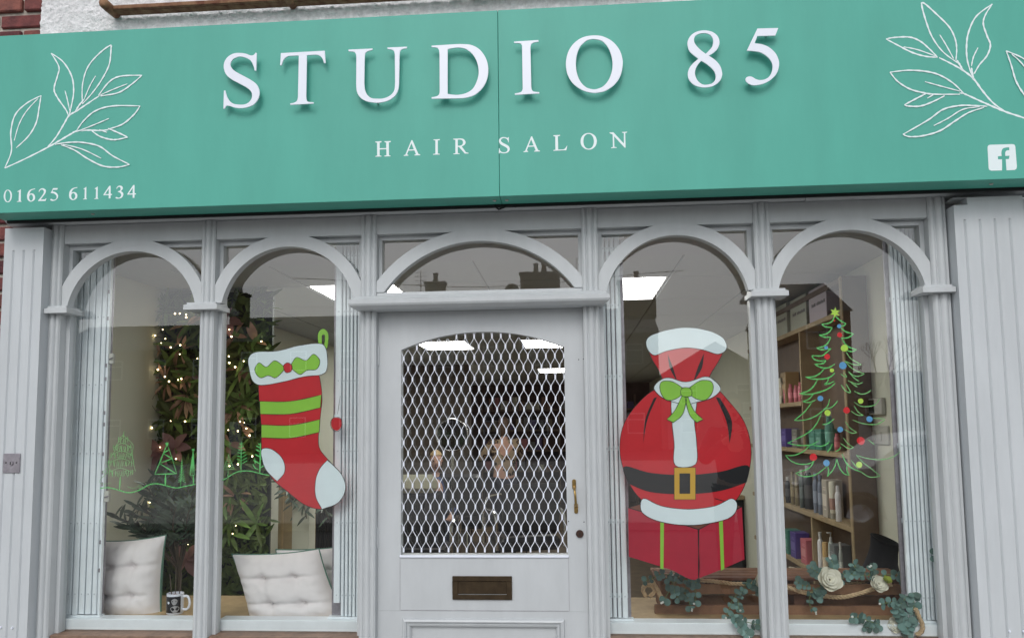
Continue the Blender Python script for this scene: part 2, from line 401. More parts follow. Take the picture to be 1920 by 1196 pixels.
# pilasters with narrow rounded-top grooves
def pilaster(x0, x1, zt, flutes, zf, notch=False):
    yf = -0.06; mb = MB(); w = 0.0105; d = 0.006; zb = -0.0
    xs = [x0] + [v for f in flutes for v in (f - w / 2, f + w / 2)] + [x1]
    for i in range(0, len(xs), 2):
        mb.add([(xs[i], yf, zb), (xs[i + 1], yf, zb), (xs[i + 1], yf, zf), (xs[i], yf, zf)], [(0, 1, 2, 3)])
    if notch:
        mb.add([(x0, yf, zf), (x1, yf, zf), (x1, yf, zt), (x0 + 0.052, yf, zt), (x0 + 0.052, yf, zt - 0.03), (x0, yf, zt - 0.03)], [(0, 1, 2, 3, 4, 5)])
        mb.add([(x0 + .052, yf, zt), (x0 + .052, -0.0, zt), (x0 + .052, -0.0, zt - .03), (x0 + .052, yf, zt - .03), (x0, yf, zt - .03), (x0, 0, zt - .03)], [(0, 1, 2, 3), (3, 2, 5, 4)])
    else:
        mb.add([(x0, yf, zf), (x1, yf, zf), (x1, yf, zt), (x0, yf, zt)], [(0, 1, 2, 3)])
    for f in flutes:
        a, b = f - w / 2, f + w / 2
        # v-bottom groove
        mb.add([(a, yf, zb), (a, yf, zf), (f, yf + d, zf - 0.004), (f, yf + d, zb), (b, yf, zf), (b, yf, zb)], [(0, 3, 2, 1), (3, 5, 4, 2), (1, 2, 4)])
    s = zt if not notch else zt - 0.03
    mb.add([(x0, yf, zb), (x0, 0.03, zb), (x0, 0.03, s), (x0, yf, s)], [(0, 1, 2, 3)])
    mb.add([(x1, yf, zb), (x1, 0.03, zb), (x1, 0.03, zt), (x1, yf, zt)], [(0, 1, 2, 3)])
    mb.add([(x0, yf, zt), (x1, yf, zt), (x1, 0.03, zt), (x0, 0.03, zt)], [(0, 1, 2, 3)] if not notch else [(0, 1, 2, 3)])
    return mb.build('pilaster', 'board', sf)
pilaster(-2.068, -1.892, 2.372, [-2.026, -1.979, -1.933], 2.275)
pilaster(1.853, 2.113, 2.372, [1.892, 1.948, 2.004, 2.060], 2.284, True)
for xb, zb in [(-2.005, .705), (-1.955, .703), (1.955, .72), (2.005, .72)]:
    MB().lathe([(0.0, -0.066), (0.004, -0.066), (0.0045, -0.0615), (0.0045, -0.0602)], (xb, 0, zb), 10, 'y').build('screw_cap', 'white', sf)
# end post beyond right pilaster
MB().box(2.116, 2.6, -0.02, 0.06, 0, 2.372).build('end_panel', 'board', sf)
# reeded posts
def reed_profile(xc, hw, y0, ye, reeds):
    pts = [(xc - hw, ye), (xc - hw, y0 + 0.008)]
    for (a, b, h) in reeds:
        a = xc - hw + a * 2 * hw; b = xc - hw + b * 2 * hw; n = 7
        for k in range(n + 1):
            u = k / n; pts.append((a + (b - a) * u, y0 + 0.008 - h * math.sin(math.pi * u) ** 0.7))
    pts += [(xc + hw, y0 + 0.008), (xc + hw, ye)]
    out = []
    for p in pts:
        if not out or (abs(p[0] - out[-1][0]) + abs(p[1] - out[-1][1])) > 1e-5: out.append(p)
    return out
R3 = [(0.03, 0.27, 0.006), (0.30, 0.70, 0.011), (0.73, 0.97, 0.006)]
POSTS = [(-1.188, .030), (-0.493, .033), (0.432, .033), (1.128, .033)]
for xc, hw in POSTS:
    shade_auto(MB().prism(reed_profile(xc, hw, -0.014, 0.085, R3), 'z', 0.0, 2.392).build('post', 'paint', sf), 40)
R2 = [(0.18, 0.62, 0.012), (0.66, 0.98, 0.009)]
shade_auto(MB().prism(reed_profile(-1.866, .026, -0.014, 0.085, [(0.0, 0.06, .002), (0.12, 0.60, 0.012), (0.64, 0.98, 0.009)]), 'z', 0.0, 2.392).build('post', 'paint', sf), 40)
shade_auto(MB().prism(reed_profile(1.812, .034, -0.014, 0.085, [(0.02, 0.34, 0.009), (0.38, 0.86, 0.012)]), 'z', 0.0, 2.392).build('post', 'paint', sf), 40)
# entablature: frieze board, bead and cornice
fr = MB()
bays = [(-1.84, -1.218), (-1.158, -0.526), (-0.46, 0.399), (0.465, 1.095), (1.161, 1.778)]
for a, b in bays: 
    o = MB().box(a, b, 0.0, 0.085, Z_LB, 2.392, 0.0015).build('frieze_board', 'paint', sf)
prof = [(0.05, 2.394), (-0.018, 2.394), (-0.028, 2.400), (-0.042, 2.408), (-0.052, 2.420), (-0.058, 2.432), (-0.072, 2.440), (-0.072, 2.475), (0.05, 2.475)]
shade_auto(MB().prism(prof, 'x', -2.085, 1.30).build('cornice', 'paint', sf), 30)
shade_auto(MB().prism([(y - 0.003 if y < 0 else y, z - .001) for y, z in prof], 'x', 1.302, 2.6).build('cornice', 'paint', sf), 30)
# arches
def arch(x0, x1, xc, zc, r0, r1, zs, yf=-0.002, depth=0.04):
    pts = []; 
    xo = x1 - xc
    def arc(r, a0, a1, n): return [(xc + r * math.cos(a0 + (a1 - a0) * k / n), zc + r * math.sin(a0 + (a1 - a0) * k / n)) for k in range(n + 1)]
    hwid = (x1 - x0) / 2
    ao = math.acos(min(1, hwid / r1)); ai = math.asin((zs - zc) / r0)
    top = [p for p in arc(r1, ao, math.pi - ao, 40)]
    inn = [p for p in arc(r0, math.pi - ai, ai, 40)]
    poly = top + [(x0, zs)] + inn + [(x1, zs)]
    top_z = max(p[1] for p in top)
    poly = [(p[0], min(p[1], Z_LB + 0.0095)) for p in poly]
    mb = MB().prism(poly, 'y', yf, yf + depth)
    o = mb.build('arch', 'paint', sf)
    b = bmesh.new(); b.from_mesh(o.data); bmesh.ops.remove_doubles(b, verts=b.verts, dist=1e-5); b.to_mesh(o.data); b.free()
    return shade_auto(o, 40)
for a, b in (bays[0], bays[1], bays[3], bays[4]):
    arch(a + .001, b - .001, (a + b) / 2, 1.98, 0.290, 0.342, Z_SP + .001, yf=-0.004)
arch(-0.459, 0.398, -0.030, 1.784, 0.486, 0.538, 2.064, yf=-0.004)
# imposts (moulded caps) on the posts
def impost(x0, x1, y0=-0.050, y1=0.075, z0=2.003, z1=2.034):
    h = z1 - z0; mb = MB()
    s = [(0.000, z0), (0.0, z0 + h * .62), (0.006, z0 + h * .72), (0.010, z0 + h * .8), (0.010, z1)]
    rings = []
    for i, (ins, z) in enumerate(s): rings.append([(x0 + ins, y0 + ins, z), (x1 - ins, y0 + ins, z), (x1 - ins, y1, z), (x0 + ins, y1, z)])
    vs = [v for r in rings for v in r]; fs = [(4 * i + k, 4 * i + (k + 1) % 4, 4 * i + 4 + (k + 1) % 4, 4 * i + 4 + k) for i in range(len(s) - 1) for k in range(4)]
    fs += [(3, 2, 1, 0), tuple(4 * (len(s) - 1) + k for k in range(4))]
    mb.add(vs, fs); return mb.build('impost', 'paint', sf)
impost(-1.889, -1.787, y0=-0.045)
impost(-1.188 - .083, -1.188 + .062)
impost(1.128 - .062, 1.128 + .083)
impost(1.725, 1.850, y0=-0.045)
# transom ledge over the door
mb = MB()
prof = [(0.06, 1.984), (-0.066, 1.984), (-0.086, 1.996), (-0.090, 2.004), (-0.090, 2.020), (-0.078, 2.026), (-0.066, 2.036), (-0.05, 2.038), (-0.02, 2.046), (0.06, 2.046)]
x0, x1 = -0.556, 0.506
vs = []
for x, s in ((x0, 1), (x1, -1)):
    for y, z in prof:
        ins = max(0, (y + 0.090)) * 0.9 if z < 2.0 or z > 2.021 else 0
        ins = min(ins, 0.03); vs.append((x + s * ins, y, z))
n = len(prof); fs = [(i, (i + 1) % n, n + (i + 1) % n, n + i) for i in range(n)] + [tuple(range(n)), tuple(range(2 * n - 1, n - 1, -1))]
mb.add(vs, fs); mb.build('transom_ledge', 'paint', sf)
MB().box(-0.459, 0.398, -0.0, 0.05, 2.0475, 2.063, 0.001).build('transom_rail', 'paint', sf)
# window frames, glass, sills
YG = 0.058
def window(a, b, z0):
    fm = MB()
    fm.box(a + .0005, a + 0.018, YG - 0.024, YG + 0.02, z0 - .048, Z_LB - 0.0005)
    fm.box(b - 0.018, b - .0005, YG - 0.024, YG + 0.02, z0 - .048, Z_LB - 0.0005)
    fm.box(a + 0.0185, b - 0.0185, YG - 0.024, YG + 0.02, 2.290, Z_LB - 0.0005)
    sash = fm.build('sash', 'paint', sf)
    MB().box(a + .0005, b - .0005, 0.088, 0.165, z0 - 0.048, z0 - 0.002, 0.003).build('bottom_rail', 'upvc', sf)
    MB().box(a + .0005, b - .0005, 0.004, 0.10, z0 - 0.10, z0 - 0.0485, 0.003).build('sill', 'wood', sf)
    MB().box(a + .0005, b - .0005, 0.0, 0.08, 0, z0 - 0.1005, 0.003).build('stall_riser', 'paint', sf)
    g = obj('glass_pane', [(a + .018, YG, z0 - .048), (b - .018, YG, z0 - .048), (b - .018, YG, 2.29), (a + .018, YG, 2.29)], [(0, 1, 2, 3)], 'glass', sash)
for i in (0, 1, 3, 4): window(bays[i][0], bays[i][1], 0.706)
a, b = bays[2]
fm = MB(); fm.box(a + .0005, a + 0.014, YG - 0.024, YG + 0.02, 2.048, Z_LB - .0005).box(b - 0.014, b - .0005, YG - 0.024, YG + 0.02, 2.048, Z_LB - .0005)
fm.box(a + .0145, b - .0145, YG - 0.024, YG + 0.02, 2.293, Z_LB - .0005)
sash = fm.build('sash', 'paint', sf)
obj('fanlight_glass', [(a + .014, YG, 2.06), (b - .014, YG, 2.06), (b - .014, YG, 2.293), (a + .014, YG, 2.293)], [(0, 1, 2, 3)], 'glass', sash)

# ================================================================== DOOR
dr = thing('shop_door', (-0.03, 0.03, 0), 'pale grey door with white lattice grille over its arched glass', 'door')
YD = 0.028
dx0, dx1, dz1 = -0.459, 0.398, 1.983
gx0, gx1, gz0, gzs, gzt = -0.362, 0.319, 0.982, 1.823, 1.893
def cutdoor():
    rise = gzt - gzs; c = (gx1 - gx0) / 2; r = (c * c + rise * rise) / (2 * rise); zc = gzt - r; xc = (gx0 + gx1) / 2
    a = math.asin(c / r)
    arc = [(xc + r * math.sin(a - 2 * a * k / 20), zc + r * math.cos(a - 2 * a * k / 20)) for k in range(21)]
    hole = [(gx0, gz0), (gx1, gz0)] + arc
    outer = [(dx0, 0.76), (dx1, 0.76), (dx1, dz1), (dx0, dz1)]
    return hole, outer, arc
hole, outer, arc = cutdoor()
o = flat('leaf_frame', [outer, hole], XZ(YD), 'paint_d', dr, depth=0.045)
# faint joints where the middle rail meets the stiles
mb = MB()
for x in (gx0 - 0.003, gx1 + 0.003): mb.box(x - .0006, x + .0006, YD - 0.0006, YD + .001, 0.762, 0.978)
mb.box(gx0, gx1, YD - .0006, YD + .001, 0.7615, 0.763); mb.build('joint_line', MT['steel'], dr)
# bottom bead of the glazed opening
MB().box(gx0 - .004, gx1 + .004, YD - 0.007, YD + 0.01, gz0 - 0.010, gz0, 0.002).build('glazing_bead', 'white', dr)
# lower part: stiles, panel moulding, panel
px0, px1, pzt = -0.354, 0.302, 0.730
mb = MB(); mb.box(dx0, px0, YD, YD + .045, 0.02, .7595); mb.box(px1, dx1, YD, YD + .045, 0.02, .7595); mb.box(px0, px1, YD, YD + .045, pzt, .7595); mb.build('lower_frame', 'paint_d', dr)
def mould(x0, x1, zt, zb):
    prof = [(0.0, 0.001), (0.003, -0.010), (0.010, -0.013), (0.016, -0.008), (0.018, -0.003), (0.021, -0.008), (0.029, -0.004), (0.036, 0.010)]
    mb = MB(); rings = [[(x0 + i, YD + y, zb), (x0 + i, YD + y, zt - i), (x1 - i, YD + y, zt - i), (x1 - i, YD + y, zb)] for i, y in prof]
    vs = [v for r in rings for v in r]
    fs = [(4 * i + k, 4 * i + k + 1, 4 * i + 5 + k, 4 * i + 4 + k) for i in range(len(prof) - 1) for k in range(3)]
    mb.add(vs, fs); return shade_auto(mb.build('panel_moulding', 'paint_d', dr), 25)
mould(px0, px1, pzt, 0.1)
MB().box(px0, px1, YD + 0.012, YD + 0.03, 0.02, pzt).build('lower_panel', 'paint_d', dr)
# door glass
obj('glass_pane', [(gx0 - .01, YD + .03, gz0 - .01), (gx1 + .01, YD + .03, gz0 - .01), (gx1 + .01, YD + .03, gzt + .01), (gx0 - .01, YD + .03, gzt + .01)], [(0, 1, 2, 3)], 'glass', dr)
# expanded-metal grille
def lattice():
    mb = MB(); y = YD + 0.006; xc = (gx0 + gx1) / 2
    pw = (gx1 - gx0) / 18.3; ph = 0.0875
    rise = gzt - gzs; c = (gx1 - gx0) / 2; r = (c * c + rise * rise) / (2 * rise); zc = gzt - r
    def inside(x, z): return gx0 <= x <= gx1 and z >= gz0 and (z <= gzs or (x - xc) ** 2 + (z - zc) ** 2 <= r * r)
    bond = 0.016; th = 0.0029
    def strand(x0, z0, x1, z1, w):
        # clip against the opening by sampling
        n = 8; pts = []
        for k in range(n + 1):
            u = k / n; x = x0 + (x1 - x0) * u; z = z0 + (z1 - z0) * u
            s = u * u * (3 - 2 * u); x = x0 + (x1 - x0) * (0.8 * u + 0.2 * s)
            if inside(x, z): pts.append((x, z))
        if len(pts) < 2: return
        vs = []
        for i, (x, z) in enumerate(pts):
            vs += [(x - w / 2, y, z), (x + w / 2, y, z), (x + w / 2 - .0006, y + .0035, z), (x - w / 2 - .0006, y + .0035, z)]
        fs = []
        for i in range(len(pts) - 1):
            for k in range(4): fs.append((4 * i + k, 4 * i + (k + 1) % 4, 4 * i + 4 + (k + 1) % 4, 4 * i + 4 + k))
        mb.add(vs, fs)
    rows = int((gzt - gz0) / (ph / 2)) + 3
    for j in range(rows):
        zj = gz0 - 0.004 + j * ph / 2 + ph / 4
        for i in range(-1, 20):
            x = gx0 + 0.010 + (i + (0.5 if j % 2 else 0)) * pw
            # bond (double-width strand)
            zb0, zb1 = zj - bond / 2, zj + bond / 2
            if inside(x, zb0) and inside(x, zb1): mb.box(x - .0032, x + .0032, y - .0006, y + .0042, zb0, zb1)
            strand(x - .0014, zb1, x - pw / 2 + .0014, zj + ph / 2 - bond / 2, th * .82)
            strand(x + .0014, zb1, x + pw / 2 - .0014, zj + ph / 2 - bond / 2, th * .82)
            if j == 0:
                pass
    o = mb.build('lattice_grille', 'white', dr)
    return o
lattice()
for zc in (1.80, 1.05): MB().tube([(dx0 + .0015, YD - .003, zc - .04), (dx0 + .0015, YD - .003, zc + .04)], .0045, 8).build('hinge_knuckle', 'paint_d', dr)
# handle
hx = 0.352
mb = MB()
for zc in (1.1875, 1.088):
    pts = [(hx + (0.009) * math.cos(a), zc + (0.016 if math.sin(a) > 0 else -0.016) + 0.009 * math.sin(a)) for a in [2 * math.pi * k / 20 for k in range(20)]]
    mb.prism(pts, 'y', YD - 0.004, YD)
hz = [PY(1082, y, YD).z for y in (902, 958)]
mb = MB()
zt, zb = hz
for zc, dx in ((zt - .012, -.002), (zb + .012, .004)):
    pts = [(hx + dx + 0.008 * math.cos(a), zc + (0.013 if math.sin(a) > 0 else -0.013) + 0.008 * math.sin(a)) for a in [2 * math.pi * k / 20 for k in range(20)]]
    mb.prism(pts, 'y', YD - 0.004, YD)
mb.tube(cr([(hx - .002, YD - .003, zt - .022), (hx - .001, YD - .022, zt - .026), (hx, YD - .036, zt - .038), (hx + .002, YD - .040, (zt + zb) / 2), (hx + .003, YD - .034, zb + .034), (hx + .004, YD - .018, zb + .024), (hx + .004, YD - .003, zb + .018)], 5), 0.0048, 10)
shade_auto(mb.build('handle', 'brass', dr), 50)
kc = PY(1087, 1000, YD)
lko = shade_auto(MB().lathe([(0, -0.009), (0.0135, -0.009), (0.0155, -0.006), (0.0155, 0)], (kc.x, YD, kc.z), 20, 'y').build('lock_cylinder', 'lockbrown', dr), 40)
MB().box(kc.x - .0018, kc.x + .0018, YD - .0096, YD - .0085, kc.z - .008, kc.z + .004).build('keyhole', 'black', lko)
for px, py in ((1066, 977), (1095, 978), (1085, 674), (1094, 673)):
    q = PY(px, py, YD); MB().lathe([(0, -0.0008), (0.0022, -0.0008), (0.0024, 0)], (q.x, YD, q.z), 8, 'y').build('screw_hole', 'black', dr)
# letter plate
lx0, lx1, lz0, lz1 = -0.149, 0.093, 0.806, 0.899
lp = MB(); fx, fz = 0.022, 0.02
lp.box(lx0, lx1, YD - .008, YD, lz1 - fz, lz1, 0.0015).box(lx0, lx1, YD - .008, YD, lz0, lz0 + fz, 0.0015).box(lx0, lx0 + fx, YD - .008, YD, lz0 + fz, lz1 - fz).box(lx1 - fx, lx1, YD - .008, YD, lz0 + fz, lz1 - fz)
lpo = lp.build('letter_plate', 'bronze', dr)
MB().box(lx0 + fx, lx1 - fx, YD - .0035, YD - .0008, lz0 + fz + .002, lz1 - fz - .001, 0.0012).build('letter_flap', 'bronze', lpo)

# ================================================================== KEY SWITCH on left pilaster
c0 = PY(8, 850, -0.06); c1 = PY(38, 886, -0.06)
ks = thing('key_switch', ((c0.x + c1.x) / 2, -0.06, c1.z), 'small dull metal key switch plate screwed to the left grooved pilaster', 'key switch')
MB().box(c0.x, c1.x, -0.066, -0.0602, c1.z, c0.z, 0.002).build('plate', 'steel', ks)
cx, cz = (c0.x + c1.x) / 2, (c0.z + c1.z) / 2
shade_auto(MB().lathe([(0, -0.071), (0.009, -0.071), (0.011, -0.067), (0.011, -0.064)], (cx, 0, cz), 16, 'y').build('key_barrel', 'steel', ks), 40)
MB().box(cx - .002, cx + .002, -.0716, -.0705, cz - .006, cz + .006).build('key_slot', 'black', ks)
for s in (-1, 1): MB().lathe([(0, -0.0672), (0.003, -0.0672), (0.003, -0.066)], (cx + s * .023, 0, cz + .002), 8, 'y').build('screw', 'black', ks)

# ================================================================== SIGN
YS = -0.20
sg = thing('shop_sign', (0.09, YS, 2.397), 'wide green fascia sign with raised white letters above the shopfront', 'sign')
sz0, sz1 = 2.397, 3.158
seam = PY(935, 200, YS).x
for a, b in ((-2.05, seam - .0008), (seam + .0008, 2.6)):
    mb = MB(); mb.box(a, b, YS, YS + .11, sz0, sz1, 0.0012); mb.build('sign_panel', 'green', sg)
MB().box(-2.03, 2.57, YS + .112, -0.022, 2.479, 3.12).build('gap_shade_fill', 'black', sg)  # black block filling the space behind the sign, standing in for its shade
MB().box(-2.04, 2.585, YS + .1115, YS + .1245, 2.386, 2.478).build('gap_shade_fill', 'black', sg)  # black strip painted as the dark gap between sign underside and cornice
for px in (147, 926, 949, 1848):
    q = PZ(px, 392 - px * .0225, sz0); 
    MB().lathe([(0, -0.006), (0.005, -0.005), (0.0075, -0.002), (0.0075, 0.0)], (q.x, YS + .05, sz0 - .0003), 12, 'z').build('bolt', 'bolt', sg, True)
mb = MB(); mb.tube([PY(908, 388, -.083), PY(925, 385, -.09), PY(935, 393, -.083), PY(955, 385, -.09), PY(968, 388, -.083)], 0.004, 6); mb.build('loose_wire', 'black', sg)
YL = YS - 0.032
G = {}
def crop(ox, oy, s): return lambda a, b: (ox + a / s, oy + b / s)
cA, cB, cC, cD = crop(400, 70, 7.975), crop(640, 60, 6.4), crop(950, 50, 7.975), crop(1270, 40, 8.543)
cE, cF, cG = crop(690, 240, 7.68), crop(930, 235, 7.111), crop(0, 330, 6.857)
g_S = [[(632,232,1),(648,238,1),(640,502,1),(618,500,1),(600,430),(560,355),(500,315),(420,292),(370,295),(300,325),(262,375),(255,420),(280,470),(340,520),(440,575),(560,640),(640,700),(680,770),(690,840),(670,920),(610,1000),(520,1045),(420,1062),(330,1055),(250,1030),(200,1025),(182,1042),(172,1068,1),(150,1068,1),(158,800,1),(180,800,1),(200,880),(240,950),(300,995),(390,1010),(470,1005),(530,975),(570,920),(578,860),(560,810),(500,755),(400,700),(280,635),(200,570),(165,500),(155,430),(175,350),(230,285),(310,245),(400,238),(480,248),(540,270),(580,275),(610,262)]]
g_T = [[(1010,240,1),(1665,205,1),(1678,388,1),(1655,392,1),(1635,330),(1600,285),(1550,265),(1480,265),(1398,270,1),(1388,900,1),(1400,950),(1430,970),(1500,975,1),(1498,993,1),(1150,1012,1),(1150,992,1),(1210,980),(1250,950),(1265,900,1),(1278,275,1),(1160,280),(1110,288),(1060,325),(1035,370),(1022,420,1),(998,422,1)]]
g_U = [[(85,215,1),(375,202,1),(372,218,1),(320,232),(290,255),(280,290,1),(275,600,1),(282,690),(310,755),(360,795),(430,803),(500,800),(570,775),(620,730),(640,680),(645,600,1),(642,270,1),(630,230),(600,212),(555,208,1),(553,190,1),(788,180,1),(785,198,1),(730,208),(705,235),(698,280,1),(692,620,1),(680,700),(640,770),(560,825),(470,848),(380,848),(290,828),(220,780),(185,710),(178,620,1),(180,300,1),(172,262),(150,240),(87,235,1)]]
g_D = [[(1083,168,1),(1290,155,1),(1380,150),(1450,149),(1560,160),(1660,215),(1735,320),(1762,440),(1750,560),(1700,665),(1610,750),(1500,790),(1380,799,1),(1083,802,1),(1083,785,1),(1140,775),(1170,755),(1180,720,1),(1178,270,1),(1170,215),(1145,190),(1083,185,1)],
       [(1275,210,1),(1340,195),(1420,190),(1500,210),(1580,275),(1630,370),(1648,480),(1630,580),(1580,680),(1500,735),(1400,757),(1320,753),(1275,745,1)]]
g_I = [[(110,228,1),(475,205,1),(475,228,1),(400,243),(365,270),(355,310,1),(368,900,1),(378,950),(410,975),(487,983,1),(487,1002,1),(122,1022,1),(122,1002,1),(190,990),(225,970),(240,930,1),(230,310,1),(225,275),(200,252),(112,248,1)]]
g_O = [[(1320,135),(1450,155),(1580,225),(1680,340),(1730,480),(1732,600),(1700,740),(1620,860),(1500,950),(1380,987),(1270,990),(1130,950),(1000,860),(920,740),(890,620),(890,500),(930,360),(1020,240),(1150,160)],
       [(1320,190),(1420,215),(1500,290),(1555,400),(1582,530),(1575,660),(1530,790),(1450,890),(1350,935),(1270,938),(1180,905),(1100,820),(1050,700),(1035,560),(1050,420),(1100,300),(1190,215),(1260,192)]]
g_8 = [[(500,555,1),(590,500),(650,430),(675,340),(650,250),(580,185),(490,155),(390,152),(290,180),(210,240),(165,330),(172,420),(210,500),(338,603,1),(250,680),(190,760),(168,850),(190,940),(260,1015),(360,1055),(460,1062),(570,1040),(670,970),(715,880),(712,800),(680,710),(600,620)],
       [(455,525,1),(380,470),(310,400),(270,330),(275,260),(320,215),(390,195),(460,195),(530,225),(570,290),(572,360),(545,430)],
       [(385,635,1),(480,695),(570,775),(610,850),(610,930),(560,995),(470,1020),(400,1012),(330,960),(290,880),(285,800),(320,710)]]
g_5 = [[(1283,120,1),(1618,112,1),(1570,232,1),(1283,240,1),(1237,355,1),(1350,372),(1460,415),(1560,500),(1615,600),(1630,700),(1600,820),(1530,910),(1430,980),(1310,1020),(1200,1025),(1120,985),(1093,940),(1105,905),(1150,887),(1200,895),(1260,930),(1330,945),(1410,930),(1470,890),(1515,810),(1525,710),(1495,630),(1430,560),(1330,500),(1220,480),(1112,475,1)]]
def letter(name, outl, cv, y, m, depth, lab=None, parent=sg, bbox=None):
    cs = []
    for o in outl:
        c = contour(o)
        if bbox:
            (a0, b0, a1, b1), (u0, v0, u1, v1) = bbox
            c = [(u0 + (p[0] - a0) / (a1 - a0) * (u1 - u0), v0 + (p[1] - b0) / (b1 - b0) * (v1 - v0)) for p in c]
        cs.append([cv(p[0], p[1]) for p in c])
    o = flat(name, cs, lambda a, b: PY(a, b, y), m, parent, depth=depth)
    if lab: o['label'] = lab
    return o
edge = MT['white']
for gl, cv, lab in ((g_S, cA, 'S'), (g_T, cA, 'T'), (g_U, cB, 'U'), (g_D, cB, 'D'), (g_I, cC, 'I'), (g_O, cC, 'O'), (g_8, cD, '8'), (g_5, cD, '5')):
    o = letter('raised_letter', gl, cv, YL, 'white', 0.005, 'raised white %s standing off the green panel' % (('letter ' if lab.isalpha() else 'figure ') + lab))
    for sx_, sy_ in {'S': [(205, 450), (640, 850)], 'T': [(1335, 330), (1328, 930)], 'U': [(230, 400), (672, 400), (420, 825)], 'D': [(1230, 260), (1230, 700), (1704, 440)], 'I': [(295, 320), (300, 900)], 'O': [(960, 560), (1655, 560)], '8': [(215, 330), (665, 860)], '5': [(1450, 176), (1578, 700), (1180, 950)]}[lab]:
        q = PY(*cv(sx_, sy_), YL); MB().tube([(q.x, YL + .0052, q.z), (q.x, YS - .0003, q.z)], 0.0035, 8).build('standoff', 'bolt', sg)
g_H = [[(105,198,1),(195,192,1),(195,208,1),(168,215,1),(168,295,1),(262,292,1),(262,212,1),(238,206,1),(238,193,1),(328,190,1),(328,204,1),(300,212,1),(302,395,1),(325,402,1),(325,410,1),(235,412,1),(235,402,1),(265,395,1),(264,308,1),(168,312,1),(168,398,1),(195,405,1),(195,413,1),(105,417,1),(105,407,1),(132,400,1),(130,215,1),(105,210,1)]]
g_A = [[(625,178,1),(640,178,1),(725,375,1),(752,385,1),(752,395,1),(668,398,1),(668,388,1),(690,380,1),(668,325,1),(582,330,1),(562,382,1),(582,392,1),(582,401,1),(515,405,1),(515,395,1),(537,388,1)],[(625,222,1),(660,310,1),(588,313,1)]]
g_i = [[(943,168,1),(1035,163,1),(1035,176,1),(1005,183,1),(1005,370,1),(1035,376,1),(1035,385,1),(937,388,1),(937,378,1),(970,372,1),(970,183,1),(943,178,1)]]
g_R = [[(1228,158,1),(1320,153,1),(1370,160),(1400,190),(1405,215),(1390,245),(1350,268,1),(1410,350,1),(1448,362,1),(1448,370,1),(1395,372,1),(1308,275,1),(1293,275,1),(1293,365,1),(1320,370,1),(1320,378,1),(1230,381,1),(1230,372,1),(1258,366,1),(1258,175,1),(1228,170,1)],[(1293,172,1),(1320,170,1),(1355,180),(1368,215),(1350,248),(1320,258,1),(1293,258,1)]]
g_L = [[(765,135,1),(855,130,1),(855,143,1),(825,150,1),(830,326,1),(900,322),(925,305),(945,275,1),(950,277,1),(938,335,1),(765,343,1),(765,333,1),(792,328,1),(790,153,1),(765,147,1)]]
g_N = [[(1515,98,1),(1565,95,1),(1705,245,1),(1705,105,1),(1680,100,1),(1680,92,1),(1748,88,1),(1748,97,1),(1723,105,1),(1728,300,1),(1715,300,1),(1575,150,1),(1578,290,1),(1608,295,1),(1608,303,1),(1535,308,1),(1535,298,1),(1560,292,1),(1555,125,1),(1515,108,1)]]
yv = YS - 0.0006
for gl in (g_H, g_A, g_i, g_R): letter('letter', gl, cE, yv, 'vinyl', 0.0004)
bS = (150, 232, 690, 1068); bO = (888, 135, 1732, 990); bA = (515, 178, 752, 405); b5 = (1093, 112, 1631, 1026)
letter('letter', g_S, cF, yv, 'vinyl', 0.0004, bbox=(bS, (38, 158, 183, 378)))
letter('letter', g_A, cF, yv, 'vinyl', 0.0004, bbox=(bA, (367, 150, 586, 360)))
letter('letter', g_L, cF, yv, 'vinyl', 0.0004)
letter('letter', g_O, cF, yv, 'vinyl', 0.0004, bbox=(bO, (1128, 105, 1343, 327)))
letter('letter', g_N, cF, yv, 'vinyl', 0.0004)
d0 = [[(100,178),(130,190),(150,225),(153,260),(145,300),(125,330),(98,340),(72,328),(52,295),(48,255),(58,215),(75,188)],[(100,187),(122,205),(132,240),(131,280),(120,315),(98,331),(78,312),(68,275),(70,235),(80,202)]]
d1 = [[(263,175,1),(268,175,1),(266,320,1),(276,328,1),(276,333,1),(217,335,1),(217,329,1),(240,322,1),(243,202,1),(225,208,1),(225,200,1)]]
d6 = [[(450,162,1),(452,170,1),(400,190),(376,236,1),(400,226),(430,232),(450,262),(445,305),(415,327),(385,330),(355,305),(348,260),(358,215),(390,178)],[(376,262),(395,240),(415,248),(425,280),(415,310),(397,321),(379,302)]]
d2 = [[(497,205,1),(510,175),(545,160),(580,172),(590,200),(575,235),(522,305,1),(575,302,1),(590,290,1),(597,292,1),(586,322,1),(490,325,1),(490,318,1),(540,255),(562,215),(560,190),(540,176),(515,186),(503,207,1)]]
d3 = [[(1495,165,1),(1510,137),(1540,125),(1570,135),(1578,165),(1555,197,1),(1580,215),(1585,245),(1565,280),(1525,293),(1490,290),(1486,278),(1500,272),(1525,282),(1550,268),(1557,240),(1540,215),(1515,207,1),(1515,200,1),(1545,185),(1550,160),(1538,143),(1515,148),(1503,167,1)]]
d4 = [[(1405,128,1),(1422,128,1),(1422,232,1),(1440,232,1),(1440,246,1),(1422,247,1),(1420,290,1),(1397,290,1),(1398,248,1),(1330,250,1),(1330,240,1)],[(1398,165,1),(1398,233,1),(1350,236,1)]]
B0, B1, B6, B3, B4 = (48,178,153,340), (217,175,276,335), (348,162,452,330), (1487,125,1585,293), (1330,128,1440,290)
for gl, bb in ((d0, None), (d1, None), (d6, None), (d2, None), (g_5, (b5, (647,157,747,322))), (d6, (B6, (888,145,995,310))), (d1, (B1, (1068,142,1117,303))), (d1, (B1, (1212,138,1264,298))), (d4, None), (d3, None), (d4, (B4, (1637,118,1748,283)))):
    letter('digit', gl, cG, yv, 'vinyl', 0.0004, bbox=bb)
